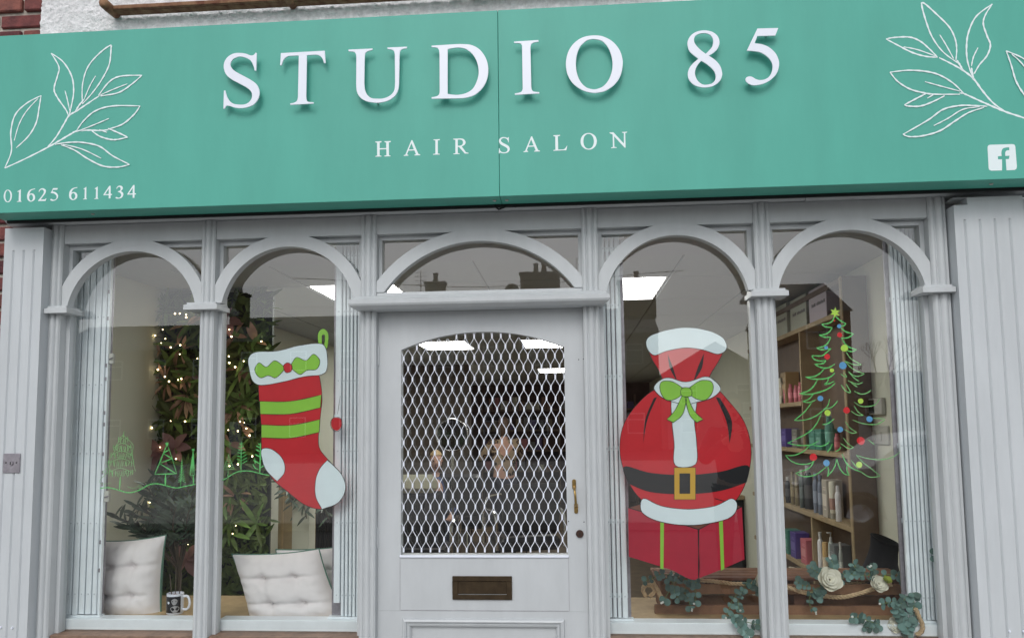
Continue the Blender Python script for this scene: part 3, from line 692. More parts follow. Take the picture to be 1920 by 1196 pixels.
# social logo
cR = crop(1640, 0, 3.518)
logo = [[(757,957),(751,960),(746,968),(745,980,1),(752,1108,1),(756,1120),(770,1127,1),(840,1125,1),(840,1052,1),(813,1052,1),(813,1032,1),(838,1030,1),(836,1005),(845,982),(868,974),(888,973,1),(888,992,1),(872,994),(862,1006),(862,1030,1),(890,1028,1),(886,1050,1),(865,1051,1),(870,1125,1),(922,1122,1),(934,1115),(938,1098,1),(928,970,1),(922,956),(908,952,1),(765,956,1)]]
o = flat('logo_badge', [[cR(p[0], p[1]) for p in contour(logo[0])]], lambda a, b: PY(a, b, yv), 'vinyl', sg, depth=0.0004); o['label'] = 'white rounded square badge with a letter f cut out'
# leaf sprigs
c1 = crop(0, 0, 2.78125)
def sprig(cv, strokes, sc):
    mb = MB(); y = YS - 0.0005
    for w, pts in strokes:
        pts2 = []
        for a, b in pts:
            px, py = cv(a, b); q = PY(px, py, YS); pts2.append((q.x, q.z))
        ribbon(mb, pts2, w, y, 0.35); y -= 0.00012
    o = mb.build('leaf_sprig', 'vinyl', sg, recalc=False); return o
Ws, Wl, Wm = 0.0078, 0.0068, 0.0052
sprig(c1, [
 (Ws,[(25,878),(130,830),(245,772),(310,735),(370,700),(400,685),(460,680),(520,682),(565,678)]),
 (Ws,[(245,772),(290,720),(330,655),(360,605),(400,580),(460,540),(520,500)]),
 (Wl,[(25,878),(60,790),(57,690),(80,600),(140,540),(215,500)]),(Wl,[(215,500),(205,560),(190,640),(150,710),(85,773)]),(Wm,[(75,735),(100,650),(140,580),(200,515)]),
 (Wl,[(360,610),(345,575),(300,510),(283,465),(300,400),(308,350),(268,280)]),(Wl,[(268,280),(330,325),(375,400),(385,480),(372,560),(360,610)]),(Wm,[(340,475),(352,520),(365,580)]),
 (Wl,[(430,540),(432,440),(460,350),(520,280),(575,240),(580,258),(570,340),(530,420),(480,490),(430,545)]),(Wm,[(500,398),(470,450),(440,520)]),
 (Ws,[(395,582),(415,550),(440,520)]),
 (Wl,[(515,500),(570,430),(630,400),(742,395)]),(Wl,[(742,395),(690,440),(620,485),(525,503)]),(Wm,[(665,440),(600,465),(525,498)]),
 (Wl,[(400,685),(440,630),(500,580),(590,555),(732,555)]),(Wl,[(732,555),(700,600),(640,650),(570,675)]),(Wm,[(570,620),(500,650),(405,688)]),
 (Wl,[(480,684),(520,712),(570,728),(610,730),(668,718)]),(Wl,[(668,718),(620,695),(565,672)]),(Wm,[(520,678),(560,693)]),
 (Wl,[(290,755),(360,745),(430,745),(520,765),(590,815),(678,860)]),(Wl,[(678,860),(620,873),(540,868),(460,830),(390,785),(320,757)]),(Wm,[(330,755),(430,780),(530,828)])], 1)
sprig(cR, [
 (Ws,[(1200,880),(1080,820),(985,780),(865,740),(780,705),(700,670),(600,625),(560,615)]),
 (Ws,[(865,742),(780,680),(710,600),(650,520),(580,465),(500,420),(425,383)]),
 (Wl,[(415,380),(340,375),(250,350),(150,300),(75,260)]),(Wl,[(75,260),(130,250),(230,248),(300,275),(360,325),(412,378)]),(Wm,[(190,312),(280,330),(400,372)]),
 (Wl,[(550,420),(450,345),(380,250),(340,150),(310,40),(325,25),(400,90),(490,180),(530,260),(540,330),(535,400)]),(Wm,[(428,232),(470,300),(520,390)]),
 (Wl,[(640,500),(610,400),(605,300),(620,210),(670,110),(775,30)]),(Wl,[(775,30),(730,100),(715,160),(740,240),(762,300),(740,370),(690,430),(655,490)]),(Wm,[(680,318),(650,380),(637,440)]),
 (Ws,[(580,465),(560,430),(540,400)]),(Ws,[(650,520),(645,500),(637,450)]),
 (Wl,[(590,625),(520,555),(430,500),(340,475),(220,467),(100,480)]),(Wl,[(100,480),(150,540),(230,590),(320,615),(400,625),(560,625)]),(Wm,[(330,542),(430,570),(560,605)]),
 (Wl,[(335,622),(270,655),(195,695)]),(Wl,[(195,695),(220,703),(300,703),(380,675),(460,635)]),(Wm,[(390,625),(345,652)]),
 (Wl,[(740,705),(650,700),(560,700),(450,725),(350,795),(185,890)]),(Wl,[(185,890),(230,905),(320,898),(430,865),(530,800),(620,745),(720,712)]),(Wm,[(388,832),(480,785),(580,725),(690,708)]),
 (Wl,[(865,340),(900,440),(930,540),(985,630),(1060,720),(1130,800)]),(Wl,[(865,340),(985,395),(1060,480),(1110,600),(1130,800)]),(Wm,[(900,360),(985,445),(1060,600)])], 1)
# ================================================================== INTERIOR SHELL
XL, XR, ZC, YB = -2.10, 1.93, 2.345, 12.5
FW = -0.02
o = struct(MB().box(XL, XR, 0.09, YB, -0.10, FW).build('salon_floor', 'floorwood'))
struct(MB().box(XL - 0.12, XL, 0.088, YB, -0.1, 2.9).build('salon_left_wall', 'wall_in'))
struct(MB().box(XR, XR + 0.12, 0.088, YB, -0.1, 2.9).build('salon_right_wall', 'wall_in'))
struct(MB().box(XL, XR, YB, YB + .1, -0.1, 2.9).build('salon_back_wall', 'darkwall'))
cl = struct(bpy.data.objects.new('salon_ceiling', None)); COL.objects.link(cl)
MB().box(XL, XR, 0.62, YB, ZC + 0.004, ZC + 0.20).build('ceiling_grid', 'tbar', cl)
MB().box(XL, XR, 0.088, 0.60, 2.318, ZC + 0.20).build('front_soffit', 'soffit', cl)
LIGHTS = []
def lpanel(x0, x1, y0, y1): LIGHTS.append((x0, x1, y0, y1))
q = PZ(1255, 518, ZC); X1 = q.x; Y0 = q.y; Y1 = PZ(1225, 560, ZC).y
TX, TY = (X1 - PZ(573, 535, ZC).x) / 4, .78     # ceiling grid pitch
cells = set()
lampcells = {}
qa = PZ(573, 535, ZC)
def cell_of(x, y): return (math.floor((x - X1) / TX), math.floor((y - Y0) / TY))
L = [(-1, 0), (-4, 0)]
for px, py in ((800, 652), (845, 694), (1040, 650), (1040, 692)):
    p = PZ(px, py, ZC); L.append(cell_of(p.x, p.y))
lamp_objs = []
Lset = set(L)
tile = None
for j in range(-2, 15):
    for i in range(-7, 4):
        x0 = X1 + i * TX; y0 = Y0 + j * TY
        a0, a1, b0, b1 = max(x0 + .006, XL + .004), min(x0 + TX - .006, XR - .004), max(y0 + .006, 0.63), min(y0 + TY - .006, YB - .01)
        if a1 - a0 < 0.03 or b1 - b0 < 0.03: continue
        if (i, j) in Lset:
            nth = sorted(Lset, key=lambda c: (c[1], c[0])).index((i, j))
            labs = {0: 'nearest', 1: 'second'}
            lamp_objs.append((i, j, a0, a1, b0, b1)); continue
        full = abs(a1 - a0 - (TX - .012)) < 1e-4 and abs(b1 - b0 - (TY - .012)) < 1e-4
        if full:
            if tile is None:
                tile = MB().box(0, TX - .012, 0, TY - .012, ZC - .003, ZC + .0035).build('ceiling_tile', 'ceil', cl); tile.location = (a0, b0, 0)
            else:
                t2 = inst(tile, 'ceiling_tile', cl, Matrix.Translation((a0, b0, 0)))
        else: MB().box(a0, a1, b0, b1, ZC - .003, ZC + .0035).build('ceiling_tile', 'ceil', cl)
lamp_objs.sort(key=lambda c: (c[3], c[2]))
LL = {}
for k, (i, j, a0, a1, b0, b1) in enumerate(lamp_objs):
    if b0 < 2.5: lab = 'bright square ceiling light seen through the window just %s' % ('right of the door' if a0 > 0 else 'left of the door')
    else: lab = ['larger ceiling light behind the upper left of the door grille', 'small lower ceiling light behind the upper left of the door grille', 'larger ceiling light behind the upper right corner of the door grille', 'smaller ceiling light behind the upper right corner of the door grille'][{2: 0, 3: 2, 4: 1}.get(k, 3)]; pass
    t = thing('ceiling_light', ((a0 + a1) / 2, (b0 + b1) / 2, ZC), lab, 'ceiling light', 'square ceiling lights in the salon')
    MB().box(a0, a1, b0, b1, ZC - .002, ZC + .0035).build('frame', 'lampframe', t)
    MB().box(a0 + .015, a1 - .015, b0 + .012, b1 - .012, ZC - .006, ZC - .0022).build('diffuser', 'lamp', t)
# window bench / display deck behind the glass
dk = thing('display_deck', (-1.2, 0.3, 0.69), 'pale plywood display bench behind the two windows left of the door', 'bench')
MB().box(XL + .002, -0.50, 0.167, 0.62, 0.655, 0.690, .002).build('bench_top', 'bench', dk)
MB().box(XL + .002, -0.50, 0.59, 0.615, 0.0, 0.654).build('bench_front', 'bench', dk)
dk = thing('display_deck', (1.2, 0.3, 0.69), 'pale display bench under the wooden pallet right of the door', 'bench')
MB().box(0.47, XR - .002, 0.167, 0.62, 0.655, 0.690, .002).build('bench_top', 'bench', dk)
MB().box(0.47, XR - .002, 0.59, 0.615, 0.0, 0.654).build('bench_front', 'bench', dk)

# ================================================================== FOLDED SECURITY GATES behind the glass
def gate(edges, z0, z1, label, wide=None, fine=False, lock=False, y=0.125):
    """edges: list of (px at photo y=700) bar boundaries"""
    xs = [PY(p, 700, y).x for p in edges]
    t = thing('folding_gate', ((xs[0] + xs[-1]) / 2, y, z0), label, 'security gate', 'folded white security gates behind the glass')
    zl = [z0 + (z1 - z0) * f for f in (0.055, 0.245, 0.435, 0.625, 0.815, 0.97)]
    riv = None; bar_i = 0
    for a, b in zip(xs[:-1], xs[1:]):
        w = b - a; g = 0.0022 if fine else 0.0024; m_ = MB(); a2, b2 = a + g, b - g; dp = 0.016
        pr = [(a2, y + dp), (a2, y + .003), (a2 + .003, y), (b2 - .003, y), (b2, y + .003), (b2, y + dp), (b2 - .002, y + dp), (b2 - .002, y + .004), (a2 + .002, y + .004), (a2 + .002, y + dp)]
        zz0 = z0 + (0.055 if (wide and abs(w - wide) < .004) else 0)
        m_.prism(pr, 'z', zz0 + random.uniform(0, .004), z1); m_.build('upright', 'upvc', t)
        if w < 0.05:
            for z in zl:
                M = Matrix.Translation(((a + b) / 2, 0, z))
                if riv is None: riv = MB().lathe([(0, y - .0022), (.0028, y - .002), (.0036, y - .0002)], (0, 0, 0), 8, 'y').build('rivet', 'rivet', t); riv.matrix_basis = M
                else: inst(riv, 'rivet', t, M)
    # dark backing links between the bars
    for z in zl: MB().box(xs[0], xs[-1], y + .020, y + .023, z - .010, z + .010).build('cross_link', 'rivet', t)
    MB().box(xs[0] - .012, xs[-1] + .012, y + .026, y + .034, z0, z1 - .01).build('back_channel', 'steel', t)
    MB().box(xs[0] - 0.02, xs[-1] + .02, y - .004, y + .03, z0 - .012, z0 - .001).build('bottom_track', 'upvc', t)
    MB().box(xs[0] - 0.02, xs[-1] + .02, y - .004, y + .03, z1 + .001, z1 + .012).build('top_track', 'upvc', t)
    return t, xs
ZG0, ZG1 = 0.712, 2.300
t, xs = gate([126, 138, 150, 162, 174, 186, 196], ZG0, ZG1, 'white folded security gate with its lock bar, left edge of the leftmost window', lock=True)
# lock bar: open slotted strip with catches
xl = xs[-1]; y = .125
MB().box(xl + .002, xl + .012, y + .004, y + .010, ZG0, ZG1).build('lock_bar', 'upvc', t)
MB().box(xl + .013, xl + .017, y - .004, y + .012, ZG0, ZG1).build('lock_bar', 'upvc', t)
for z in (1.79, 1.73, 1.58, 1.53, 1.40, 1.32, 1.27, 2.12, 2.0, 1.02, .9): MB().box(xl + .0025, xl + .0115, y - .001, y + .0035, z - .008, z + .008, .001).build('catch', 'steel', t)
for zc in (PY(198, 672, y).z, PY(205, 930, y).z):
    MB().box(xl + .018, xl + .038, y - .002, y + .016, zc - .024, zc + .022, .002).build('lock_plate', 'sw', t)
    MB().tube([(xl + .022, y - .004, zc - .004), (xl + .044, y - .012, zc + .002)], .003, 8).build('lock_lever', 'steel', t)
gate([627.5, 641, 648, 655, 662, 669, 676], ZG0, ZG1, 'white folded security gate beside the door, right edge of the window left of it', wide=PY(641, 700, .125).x - PY(627.5, 700, .125).x)
gate([1123, 1131, 1139, 1147.5, 1156, 1168], ZG0, ZG1, 'white folded security gate immediately right of the door')
gate([1679, 1688, 1696, 1704, 1712, 1720, 1728, 1736, 1744, 1752], ZG0, ZG1, 'white folded security gate at the right edge of the rightmost window', fine=True)

# ================================================================== WINDOW PAINTINGS (paint on the inner face of the glass)
YP = YG + 0.0060
def P2(px, py): q = PY(px, py, YP); return (q.x, q.z)
def fillp(name, pts, m, parent, layer, smooth=True, corners=None):
    c = contour([tuple(p) for p in pts], 6) if smooth else [Vector((p[0], p[1])) for p in pts]
    return flat(name, [c], lambda a, b: PY(a, b, YP - layer * 0.0003), m, parent, depth=0.0002)
def strokes(name, cv, lst, w, m, parent, taper=0.5, layer=0):
    mb = MB(); y = YP - layer * .0003
    for s in lst:
        if isinstance(s[0], (int, float)): ww, pts = s
        else: ww, pts = w, s
        ribbon(mb, [P2(*cv(a, b)) for a, b in pts], ww, y, taper, 6); y -= 0.000015
    return mb.build(name, m, parent, recalc=False)
def blob(name, px, py, r, m, parent, layer=3):
    q = P2(px, py); rr = r * 3.2 / FPX
    vs = disc(q[0], 0, q[1], rr)
    n = len(vs); y = YP - layer * .0003
    return obj(name, [(a, y, b) for a, b in vs], [tuple(range(n))], m, parent)
idn = lambda a, b: (a, b)
# big tree in the right window
q = P2(1565, 740); tp = thing('painted_christmas_tree', (q[0], YP, q[1]), 'large painted christmas tree outline with coloured dots and a yellow star on the rightmost window', 'window painting')
r3, r4 = crop(1450, 560, 6.6458), crop(1450, 720, 5.979)
strokes('outline', r3, [
 [(760,215),(740,270),(690,305),(600,315)],[(600,315),(650,350),(735,358)],[(735,358),(700,410),(650,440),(570,452)],[(570,452),(640,478),(715,478)],
 [(715,478),(680,550),(620,595),(538,612)],[(538,612),(600,635),(720,620)],[(720,620),(660,670),(600,710),(478,708)],[(478,708),(510,755),(580,775),(655,768)],
 [(655,768),(620,805),(515,815)],[(515,815),(590,855),(680,860),(765,815)],[(640,865),(580,930),(500,970),(400,975)],[(400,975),(500,1000),(650,995),(730,960),(765,920)],
 [(690,990),(670,1040),(640,1065),(700,1055),(760,1025)],[(550,1010),(500,1090),(430,1150),(320,1183)],[(320,1183),(450,1190),(600,1155),(700,1110),(770,1050)],
 [(775,215),(830,270),(905,310)],[(905,310),(870,340),(820,332)],[(840,360),(900,410),(1000,438)],[(1000,438),(930,485),(850,490)],[(850,490),(900,570),(960,610),(1035,632)],[(1035,632),(980,658),(920,645)]], 0.0060, 'tree', tp)
strokes('outline', r3, [
 [(905,660),(960,740),(1040,790),(1095,820)],[(1095,822),(1000,820),(890,775)],[(890,775),(960,850),(1040,900),(1135,935)],[(1135,935),(1060,965),(1000,955),(935,905)],[(935,905),(1000,980),(1070,1030)],[(1115,1040),(1060,1062),(1000,1050),(930,1020)],[(970,1050),(1050,1100)],
 [(840,935),(880,965),(915,972),(875,915)],[(845,1070),(890,1140),(962,1165),(905,1060)],[(1215,1140),(1150,1180),(1080,1185),(1010,1150)]], 0.0042, 'treeb', tp)
strokes('outline', r4, [
 [(450,110),(400,165),(330,195)],[(330,195),(400,205),(480,175)],[(430,205),(350,310),(235,405)],[(235,405),(330,405),(450,370),(540,310),(610,240),(630,165)],[(580,275),(650,260),(700,215),(720,185)],
 [(540,330),(480,450),(380,550),(160,660)],[(160,660),(280,685),(420,680),(510,632)],[(440,682),(530,695),(600,670),(628,640)],[(545,455),(620,435),(683,385)],[(600,765),(630,730),(665,665)],[(690,750),(730,740),(760,700)],
 [(410,685),(340,750),(240,795),(135,798)],[(135,798),(200,860),(290,895),(400,890),(460,855)],[(460,855),(400,940),(250,998)],[(250,998),(350,1035),(480,1010),(600,920)],[(612,920),(618,980),(605,1035)],[(605,1035),(680,940),(712,835)],[(712,835),(740,930),(790,1000),(850,1020)],[(850,1020),(825,960),(830,880)],[(770,780),(810,870),(880,940),(990,985)]], 0.0046, 'tree', tp)
strokes('outline', r4, [
 [(870,850),(950,950)],[(980,980),(1080,1040),(1200,1030)],[(1200,1030),(1090,940),(1010,880),(930,795)],[(930,795),(1050,830),(1200,845),(1330,820),(1420,760)],
 [(765,10),(810,75),(865,92),(820,0)],[(905,240),(950,310),(1010,350)],[(1010,350),(940,345),(870,300)],[(1190,165),(1140,230),(1060,250),(980,245),(905,200)],[(1115,380),(1245,395),(1150,450),(1000,440),(890,400)],[(805,415),(860,490),(935,540)],[(935,540),(880,548),(795,505)],
 [(785,600),(830,660),(900,710)],[(900,710),(840,720),(750,660)],[(1060,620),(1135,680)],[(905,80),(990,110),(1060,95),(1095,65)]], 0.0036, 'treeb', tp)
for a, b, r, m_ in ((825,450,30,'redb'),(818,342,25,'bluep'),(657,610,22,'bluep'),(885,615,43,'star'),(670,722,34,'redb'),(865,832,44,'bluep'),(728,892,25,'star'),(760,275,10,'redb')):
    x, y = r3(a, b); blob('dot', x, y, r / 6.6, m_, tp)
for a, b, r, m_ in ((527,160,31,'bluep'),(978,190,29,'star'),(820,292,35,'redb'),(607,322,33,'star'),(1077,392,33,'bluep'),(748,508,31,'bluep'),(980,635,42,'redb'),(447,817,40,'redb'),(595,883,34,'bluep'),(962,902,33,'star')):
    x, y = r4(a, b); blob('dot', x, y, r / 5.98, m_, tp)
sx, sy = r3(768, 172)
fillp('star', [(sx + (10.5 if k % 2 == 0 else 4.6) * math.sin(math.pi * k / 6 + .1), sy - (10.5 if k % 2 == 0 else 4.6) * math.cos(math.pi * k / 6 + .1)) for k in range(12)], 'star', tp, 3, False)
# small trees and the snow line
ca, cb = crop(140, 770, 6.296), crop(400, 790, 7.035)
GR = 'small green trees painted along the snow line'
def ptree(label, cv, lst, w, m_='tree'):
    al = [cv(*p) for s in lst for p in (s[1] if isinstance(s[0], (int, float)) else s)]
    bx = sum(p[0] for p in al) / len(al); by = max(p[1] for p in al); q = P2(bx, by)
    t = tag(strokes('painted_tree', cv, lst, w, m_, None), label, 'window painting', GR)
    return t
def fir(x, y0, y1, hw, n, up=0.35):      # trunk with branch pairs
    L = [[(x, y0), (x - 1, y1)]]
    for k in range(n):
        f = (k + .5) / n; y = y0 + (y1 - y0) * (0.08 + .80 * f); w = hw * (0.18 + .82 * f)
        L += [[(x, y), (x - w * .6, y + w * up * .9), (x - w, y + w * up)], [(x, y), (x + w * .6, y + w * up * .9), (x + w, y + w * up)]]
    return L
dense = [(0.006, [(540, 760), (528, 935)])]
rr = random.Random(3)
for ty, hw in ((330, 50), (420, 100), (510, 120), (600, 140), (715, 150)):
    n = int(hw / 11)
    cx = 580 - (ty - 250) * .09
    dense.append((0.002, [(cx - hw, ty + 15), (cx, ty - 40), (cx + hw, ty + 15)]))
    for k in range(n + 1):
        x = cx - hw + 2 * hw * k / n + rr.uniform(-5, 5); yy = ty + 18 * math.sin(math.pi * k / n)
        dense.append((0.0028, [(x, yy - 25 + rr.uniform(-9, 9)), (x + rr.uniform(-5, 5), yy), (x + rr.uniform(-12, 12), yy + 45 + rr.uniform(-10, 12))]))
dense.append((0.004, [(585, 240), (575, 310)])); dense.append((.002, [(585, 300), (500, 390), (470, 480), (400, 600), (430, 715)])); dense.append((.002, [(590, 300), (690, 400), (680, 500), (700, 640), (720, 715)]))
ptree('bushy light green painted tree with layered strokes beside the folded gate in the leftmost window', ca, dense, .003, 'treeb')
ptree('faint pale painted tree at the left of the snow line, half behind the bushy one', ca, [(.0018, [(430, 600), (370, 610), (400, 660), (330, 720), (370, 740), (310, 800), (300, 850), (360, 860), (430, 850)]), (.0018, [(355, 860), (352, 900)])] , .002, 'treeb')
ptree('faint low painted tree between the bushy tree and the triangular tree', ca, [(.0018, [(620, 890), (690, 915), (768, 880)]), (.0022, [(770, 875), (766, 925)]), (.0018, [(768, 880), (810, 905)])], .002, 'treeb')
ptree('triangular green painted tree with zigzag lines and a star in the leftmost window', ca, [[(1090, 395), (1020, 570), (945, 748)], (.0028, [(1095, 400), (1150, 560), (1205, 740)]), [(945, 748), (1208, 740)], [(1045, 500), (1112, 460)], [(1050, 505), (1150, 562)], [(1010, 615), (1155, 562)], [(1005, 622), (1195, 738)], (.008, [(1072, 750), (1070, 880)]), [(1068, 378), (1110, 400)], [(1110, 375), (1070, 402)], [(1090, 365), (1089, 415)]], .0048)
ptree('thin feathery green painted tree between the triangular tree and the post', ca, [(.003, [(1267, 565), (1262, 700), (1250, 893)])] + [(.002, s) for s in fir(1264, 580, 850, 48, 11, .7)[1:]], .003)
ptree('cone shaped green painted tree partly hidden by the post of the leftmost window', ca, [(.003, [(1398, 450), (1385, 600), (1362, 735), (1385, 762), (1425, 745)])] + [(.003, [(1400, 460), (1360 + k * 13, 740)]) for k in range(5)] + [(.005, [(1402, 750), (1402, 865)]), (.004, [(1382, 450), (1418, 465)]), (.004, [(1415, 445), (1385, 468)])], .003)
ptree('leftmost dark green scribbled tree painted on the second window', cb, [(.003, [(197, 640), (190, 740)])] + [(.0024, [(200 - w, y), (200 + w + 6, y - 8)]) for y, w in ((470, 14), (500, 24), (525, 34), (555, 42), (585, 55), (610, 62), (635, 68))] + [(.003, [(200, 425), (203, 460)]), (.002, [(200, 460), (165, 540), (130, 640)]), (.002, [(205, 460), (240, 540), (275, 630)])], .003, 'treeb')
ptree('tall feathered green painted tree, second from left on the second window', cb, [(.004, [(368, 262), (366, 450), (364, 680)])] + [(.0034, [(366, y), (366 - w, y - w * .25)]) for y, w in ((300, 26), (340, 36), (380, 44), (420, 52), (465, 58), (510, 58), (550, 52))] + [(.0034, [(366, y), (366 + w, y - w * .55)]) for y, w in ((300, 26), (340, 40), (385, 50), (430, 62), (475, 72), (520, 84), (560, 84))], .004)
ptree('chunky branched green painted tree in the middle of the second window', cb, [(.007, [(622, 280), (620, 450), (612, 680)])] + [(.0055, [(620, y), (620 - w, y - w * .55)]) for y, w in ((350, 60), (400, 62), (470, 70), (560, 95))] + [(.0055, [(620, y), (620 + w, y - w * .6)]) for y, w in ((350, 62), (450, 70), (500, 105), (610, 75))] + [(.0045, [(545, 480), (552, 560)]), (.0045, [(520, 560), (550, 610), (590, 630)]), (.0045, [(590, 290), (625, 305), (650, 290)])], .005)
ptree('small faint green painted tree right of the chunky one', cb, [(.003, [(785, 560), (779, 705)])] + [(.0032, s) for s in fir(783, 565, 690, 55, 5, .75)[1:]], .003, 'treeb')
ptree('small solid green painted tree nearest the folded gate in the second window', cb, [(.003, [(1110, 580), (1106, 715)])] + [(.0034, s) for s in fir(1109, 585, 705, 52, 6, .75)[1:]], .003, 'treeb')
tag(strokes('painted_snow_line', ca, [[(300, 915), (400, 905), (520, 935), (640, 965), (760, 935), (880, 870), (980, 860), (1090, 885), (1200, 908), (1300, 890), (1425, 865)]], .0048, 'tree', None, 0.1), 'wavy green painted ground line under the small trees in the leftmost window', 'window painting')
tag(strokes('painted_snow_line', cb, [[(75, 780), (150, 760), (260, 690), (350, 655), (480, 652), (600, 680), (720, 705), (840, 700), (990, 680), (1080, 700), (1180, 725), (1300, 720), (1430, 700)]], .0042, 'tree', None, 0.1), 'wavy green painted ground line under the small trees in the second window', 'window painting')
# bauble on a string
q = P2(631, 793); bb = thing('painted_bauble', (q[0], YP, q[1]), 'painted red bauble hanging on a black string over the folded gate left of the door', 'window painting')
strokes('string', idn, [[(638, 742), (633, 776)]], .0018, 'blackp', bb, 0)
strokes('outline', idn, [[(620.5, 789), (620, 797), (624, 805), (631, 808.5), (638, 805), (641.5, 797), (641, 788), (637, 783), (631, 781.5), (625, 783), (620.5, 789)]], .0025, 'blackp', bb, 0, 0)
fillp('ball', [(621.5, 789), (621, 797), (625, 804), (631, 807), (637, 804), (640.5, 797), (640, 788), (637, 784), (631, 782.5), (625, 784)], 'redp', bb, -1)
fillp('cap', [(627, 777), (636, 776), (636, 781), (627, 782)], 'whitep', bb, 1, False)

# seasonal paintings: plain generic designs in the same paints
def shape(name, pts, m_, layer, outl=True, w=.0026):
    fillp(name, pts, m_, ms_cur, layer)
    if outl:
        c = contour([tuple(p) for p in pts], 5); c = [(v[0], v[1]) for v in c]
        mb = MB(); ribbon(mb, [P2(*p) for p in c + [c[0], c[1]]], w, YP - layer * .0003 - .00012, 0, 1)
        mb.build('ink_line', 'blackp', ms_cur, recalc=False)
q = P2(560, 800); ms_cur = thing('painted_stocking', (q[0], YP, q[1]), 'red and white christmas painting with lime parts in the window left of the door', 'window painting')
shape('leg', [(484, 706, 1), (596, 690, 1), (604, 740), (600, 790), (598, 836), (616, 862), (640, 888), (648, 916), (634, 942), (604, 954), (572, 946), (540, 922), (510, 896), (492, 860), (490, 800), (486, 750)], 'redp', 3)
shape('cuff', [(466, 672), (480, 660), (520, 658), (560, 648), (600, 644), (612, 656), (614, 688), (604, 702), (570, 706), (530, 716), (490, 722), (474, 714), (468, 694)], 'whitep', 6)
shape('heel_patch', [(491, 842), (510, 842), (530, 860), (534, 884), (520, 902, 1), (500, 882), (492, 862)], 'whitep', 5)
shape('toe_patch', [(614, 862, 1), (640, 888), (648, 916), (634, 942), (604, 954, 1), (592, 930), (592, 900), (600, 878)], 'whitep', 5)
shape('stripe', [(487, 752, 1), (545, 752), (603, 740, 1), (601, 764, 1), (545, 776), (488, 776, 1)], 'limep', 5)
shape('stripe', [(490, 796, 1), (545, 797), (600, 786, 1), (599, 810, 1), (545, 821), (490, 820, 1)], 'limep', 5)
shape('holly_leaf', [(536, 690, 1), (516, 676), (500, 688), (486, 680), (478, 694), (488, 708), (504, 704), (518, 708)], 'limep', 8)
shape('holly_leaf', [(544, 688, 1), (556, 670), (574, 676), (588, 664), (600, 676), (594, 692), (576, 694), (562, 702)], 'limep', 8)
shape('berry', [(532, 686), (540, 680), (548, 686), (546, 696), (536, 698)], 'redp', 10)
shape('hanging_loop', [(598, 650), (596, 626), (606, 616), (616, 626), (614, 652), (608, 650), (609, 630), (604, 630), (604, 650)], 'limep', 4)
# right painting: gift box with a plain belted sack standing on it
q = P2(1286, 1010); ms_cur = thing('painted_gift_box', (q[0], YP, q[1]), 'crimson painted gift box with green ribbons on the window right of the door', 'window painting')
fillp('box_top', [(1178, 951, 1), (1240, 936, 1), (1340, 934, 1), (1390, 948, 1), (1310, 992, 1)], 'brownp', ms_cur, 0)
strokes('ink_line', idn, [[(1178, 951), (1310, 992)], [(1310, 992), (1391, 949)], [(1391, 949), (1340, 934)], [(1178, 951), (1215, 940)], [(1309, 992), (1310, 1082)]], .0036, 'blackp', ms_cur, 0, 3)
fillp('box_side', [(1178, 952, 1), (1308, 992, 1), (1309, 1083), (1260, 1068, 1), (1179, 1043, 1)], 'boxredp', ms_cur, 1)
fillp('box_side', [(1311, 992, 1), (1391, 950, 1), (1396, 1048, 1), (1350, 1068), (1311, 1083, 1)], 'boxredp', ms_cur, 1)
fillp('ribbon', [(1238, 972, 1), (1245, 974, 1), (1244, 1067, 1), (1238, 1065, 1)], 'limep', ms_cur, 2)
fillp('ribbon', [(1348, 974, 1), (1355, 970, 1), (1358, 1066, 1), (1352, 1069, 1)], 'limep', ms_cur, 2)
q = P2(1286, 840); ms_cur = thing('painted_sack', (q[0], YP, q[1]), 'red and white belted christmas painting standing on the painted gift box', 'window painting')
shape('sack', [(1236, 728), (1286, 738), (1338, 728), (1368, 754), (1396, 792), (1408, 838), (1404, 884), (1388, 926), (1360, 954), (1300, 966), (1236, 956), (1196, 930), (1172, 888), (1162, 842), (1170, 794), (1200, 752)], 'redp', 3)
shape('fold', [(1232, 744, 1), (1214, 786), (1206, 830, 1), (1210, 786), (1226, 746, 1)], 'blackp', 4, False)
shape('fold', [(1342, 744, 1), (1362, 790), (1368, 832, 1), (1372, 788), (1350, 746, 1)], 'blackp', 4, False)
shape('ribbon_band', [(1262, 744), (1304, 744), (1302, 790), (1306, 830), (1304, 870), (1266, 872), (1264, 830), (1260, 790)], 'whitep', 5)
shape('belt', [(1170, 874), (1220, 886), (1286, 890), (1350, 884), (1402, 872), (1400, 904, 1), (1350, 920), (1286, 926), (1220, 922), (1178, 906, 1)], 'blackp', 6, False)
shape('buckle', [(1264, 876, 1), (1304, 876, 1), (1304, 936, 1), (1264, 936, 1)], 'goldp', 7)
fillp('buckle_slot', [(1274, 887, 1), (1294, 887, 1), (1294, 925, 1), (1274, 925, 1)], 'blackp', ms_cur, 9)
shape('fur_hem', [(1206, 934), (1240, 948), (1290, 954), (1340, 948), (1372, 934), (1382, 950), (1364, 972), (1300, 984), (1240, 978), (1204, 960)], 'whitep', 7)
shape('gathered_top', [(1246, 728, 1), (1238, 700), (1222, 672), (1216, 650), (1240, 640), (1286, 632), (1330, 640), (1356, 652), (1348, 676), (1332, 702), (1326, 728, 1), (1286, 736)], 'redp', 5)
shape('fold', [(1270, 716, 1), (1262, 690), (1252, 664, 1), (1256, 690)], 'blackp', 6, False)
shape('fold', [(1300, 716, 1), (1308, 690), (1320, 662, 1), (1316, 690)], 'blackp', 6, False)
shape('fur_rim', [(1212, 650), (1216, 632), (1246, 620), (1286, 614), (1328, 620), (1356, 634), (1362, 654), (1346, 664), (1318, 656), (1286, 652), (1250, 658), (1226, 666)], 'whitep', 8)
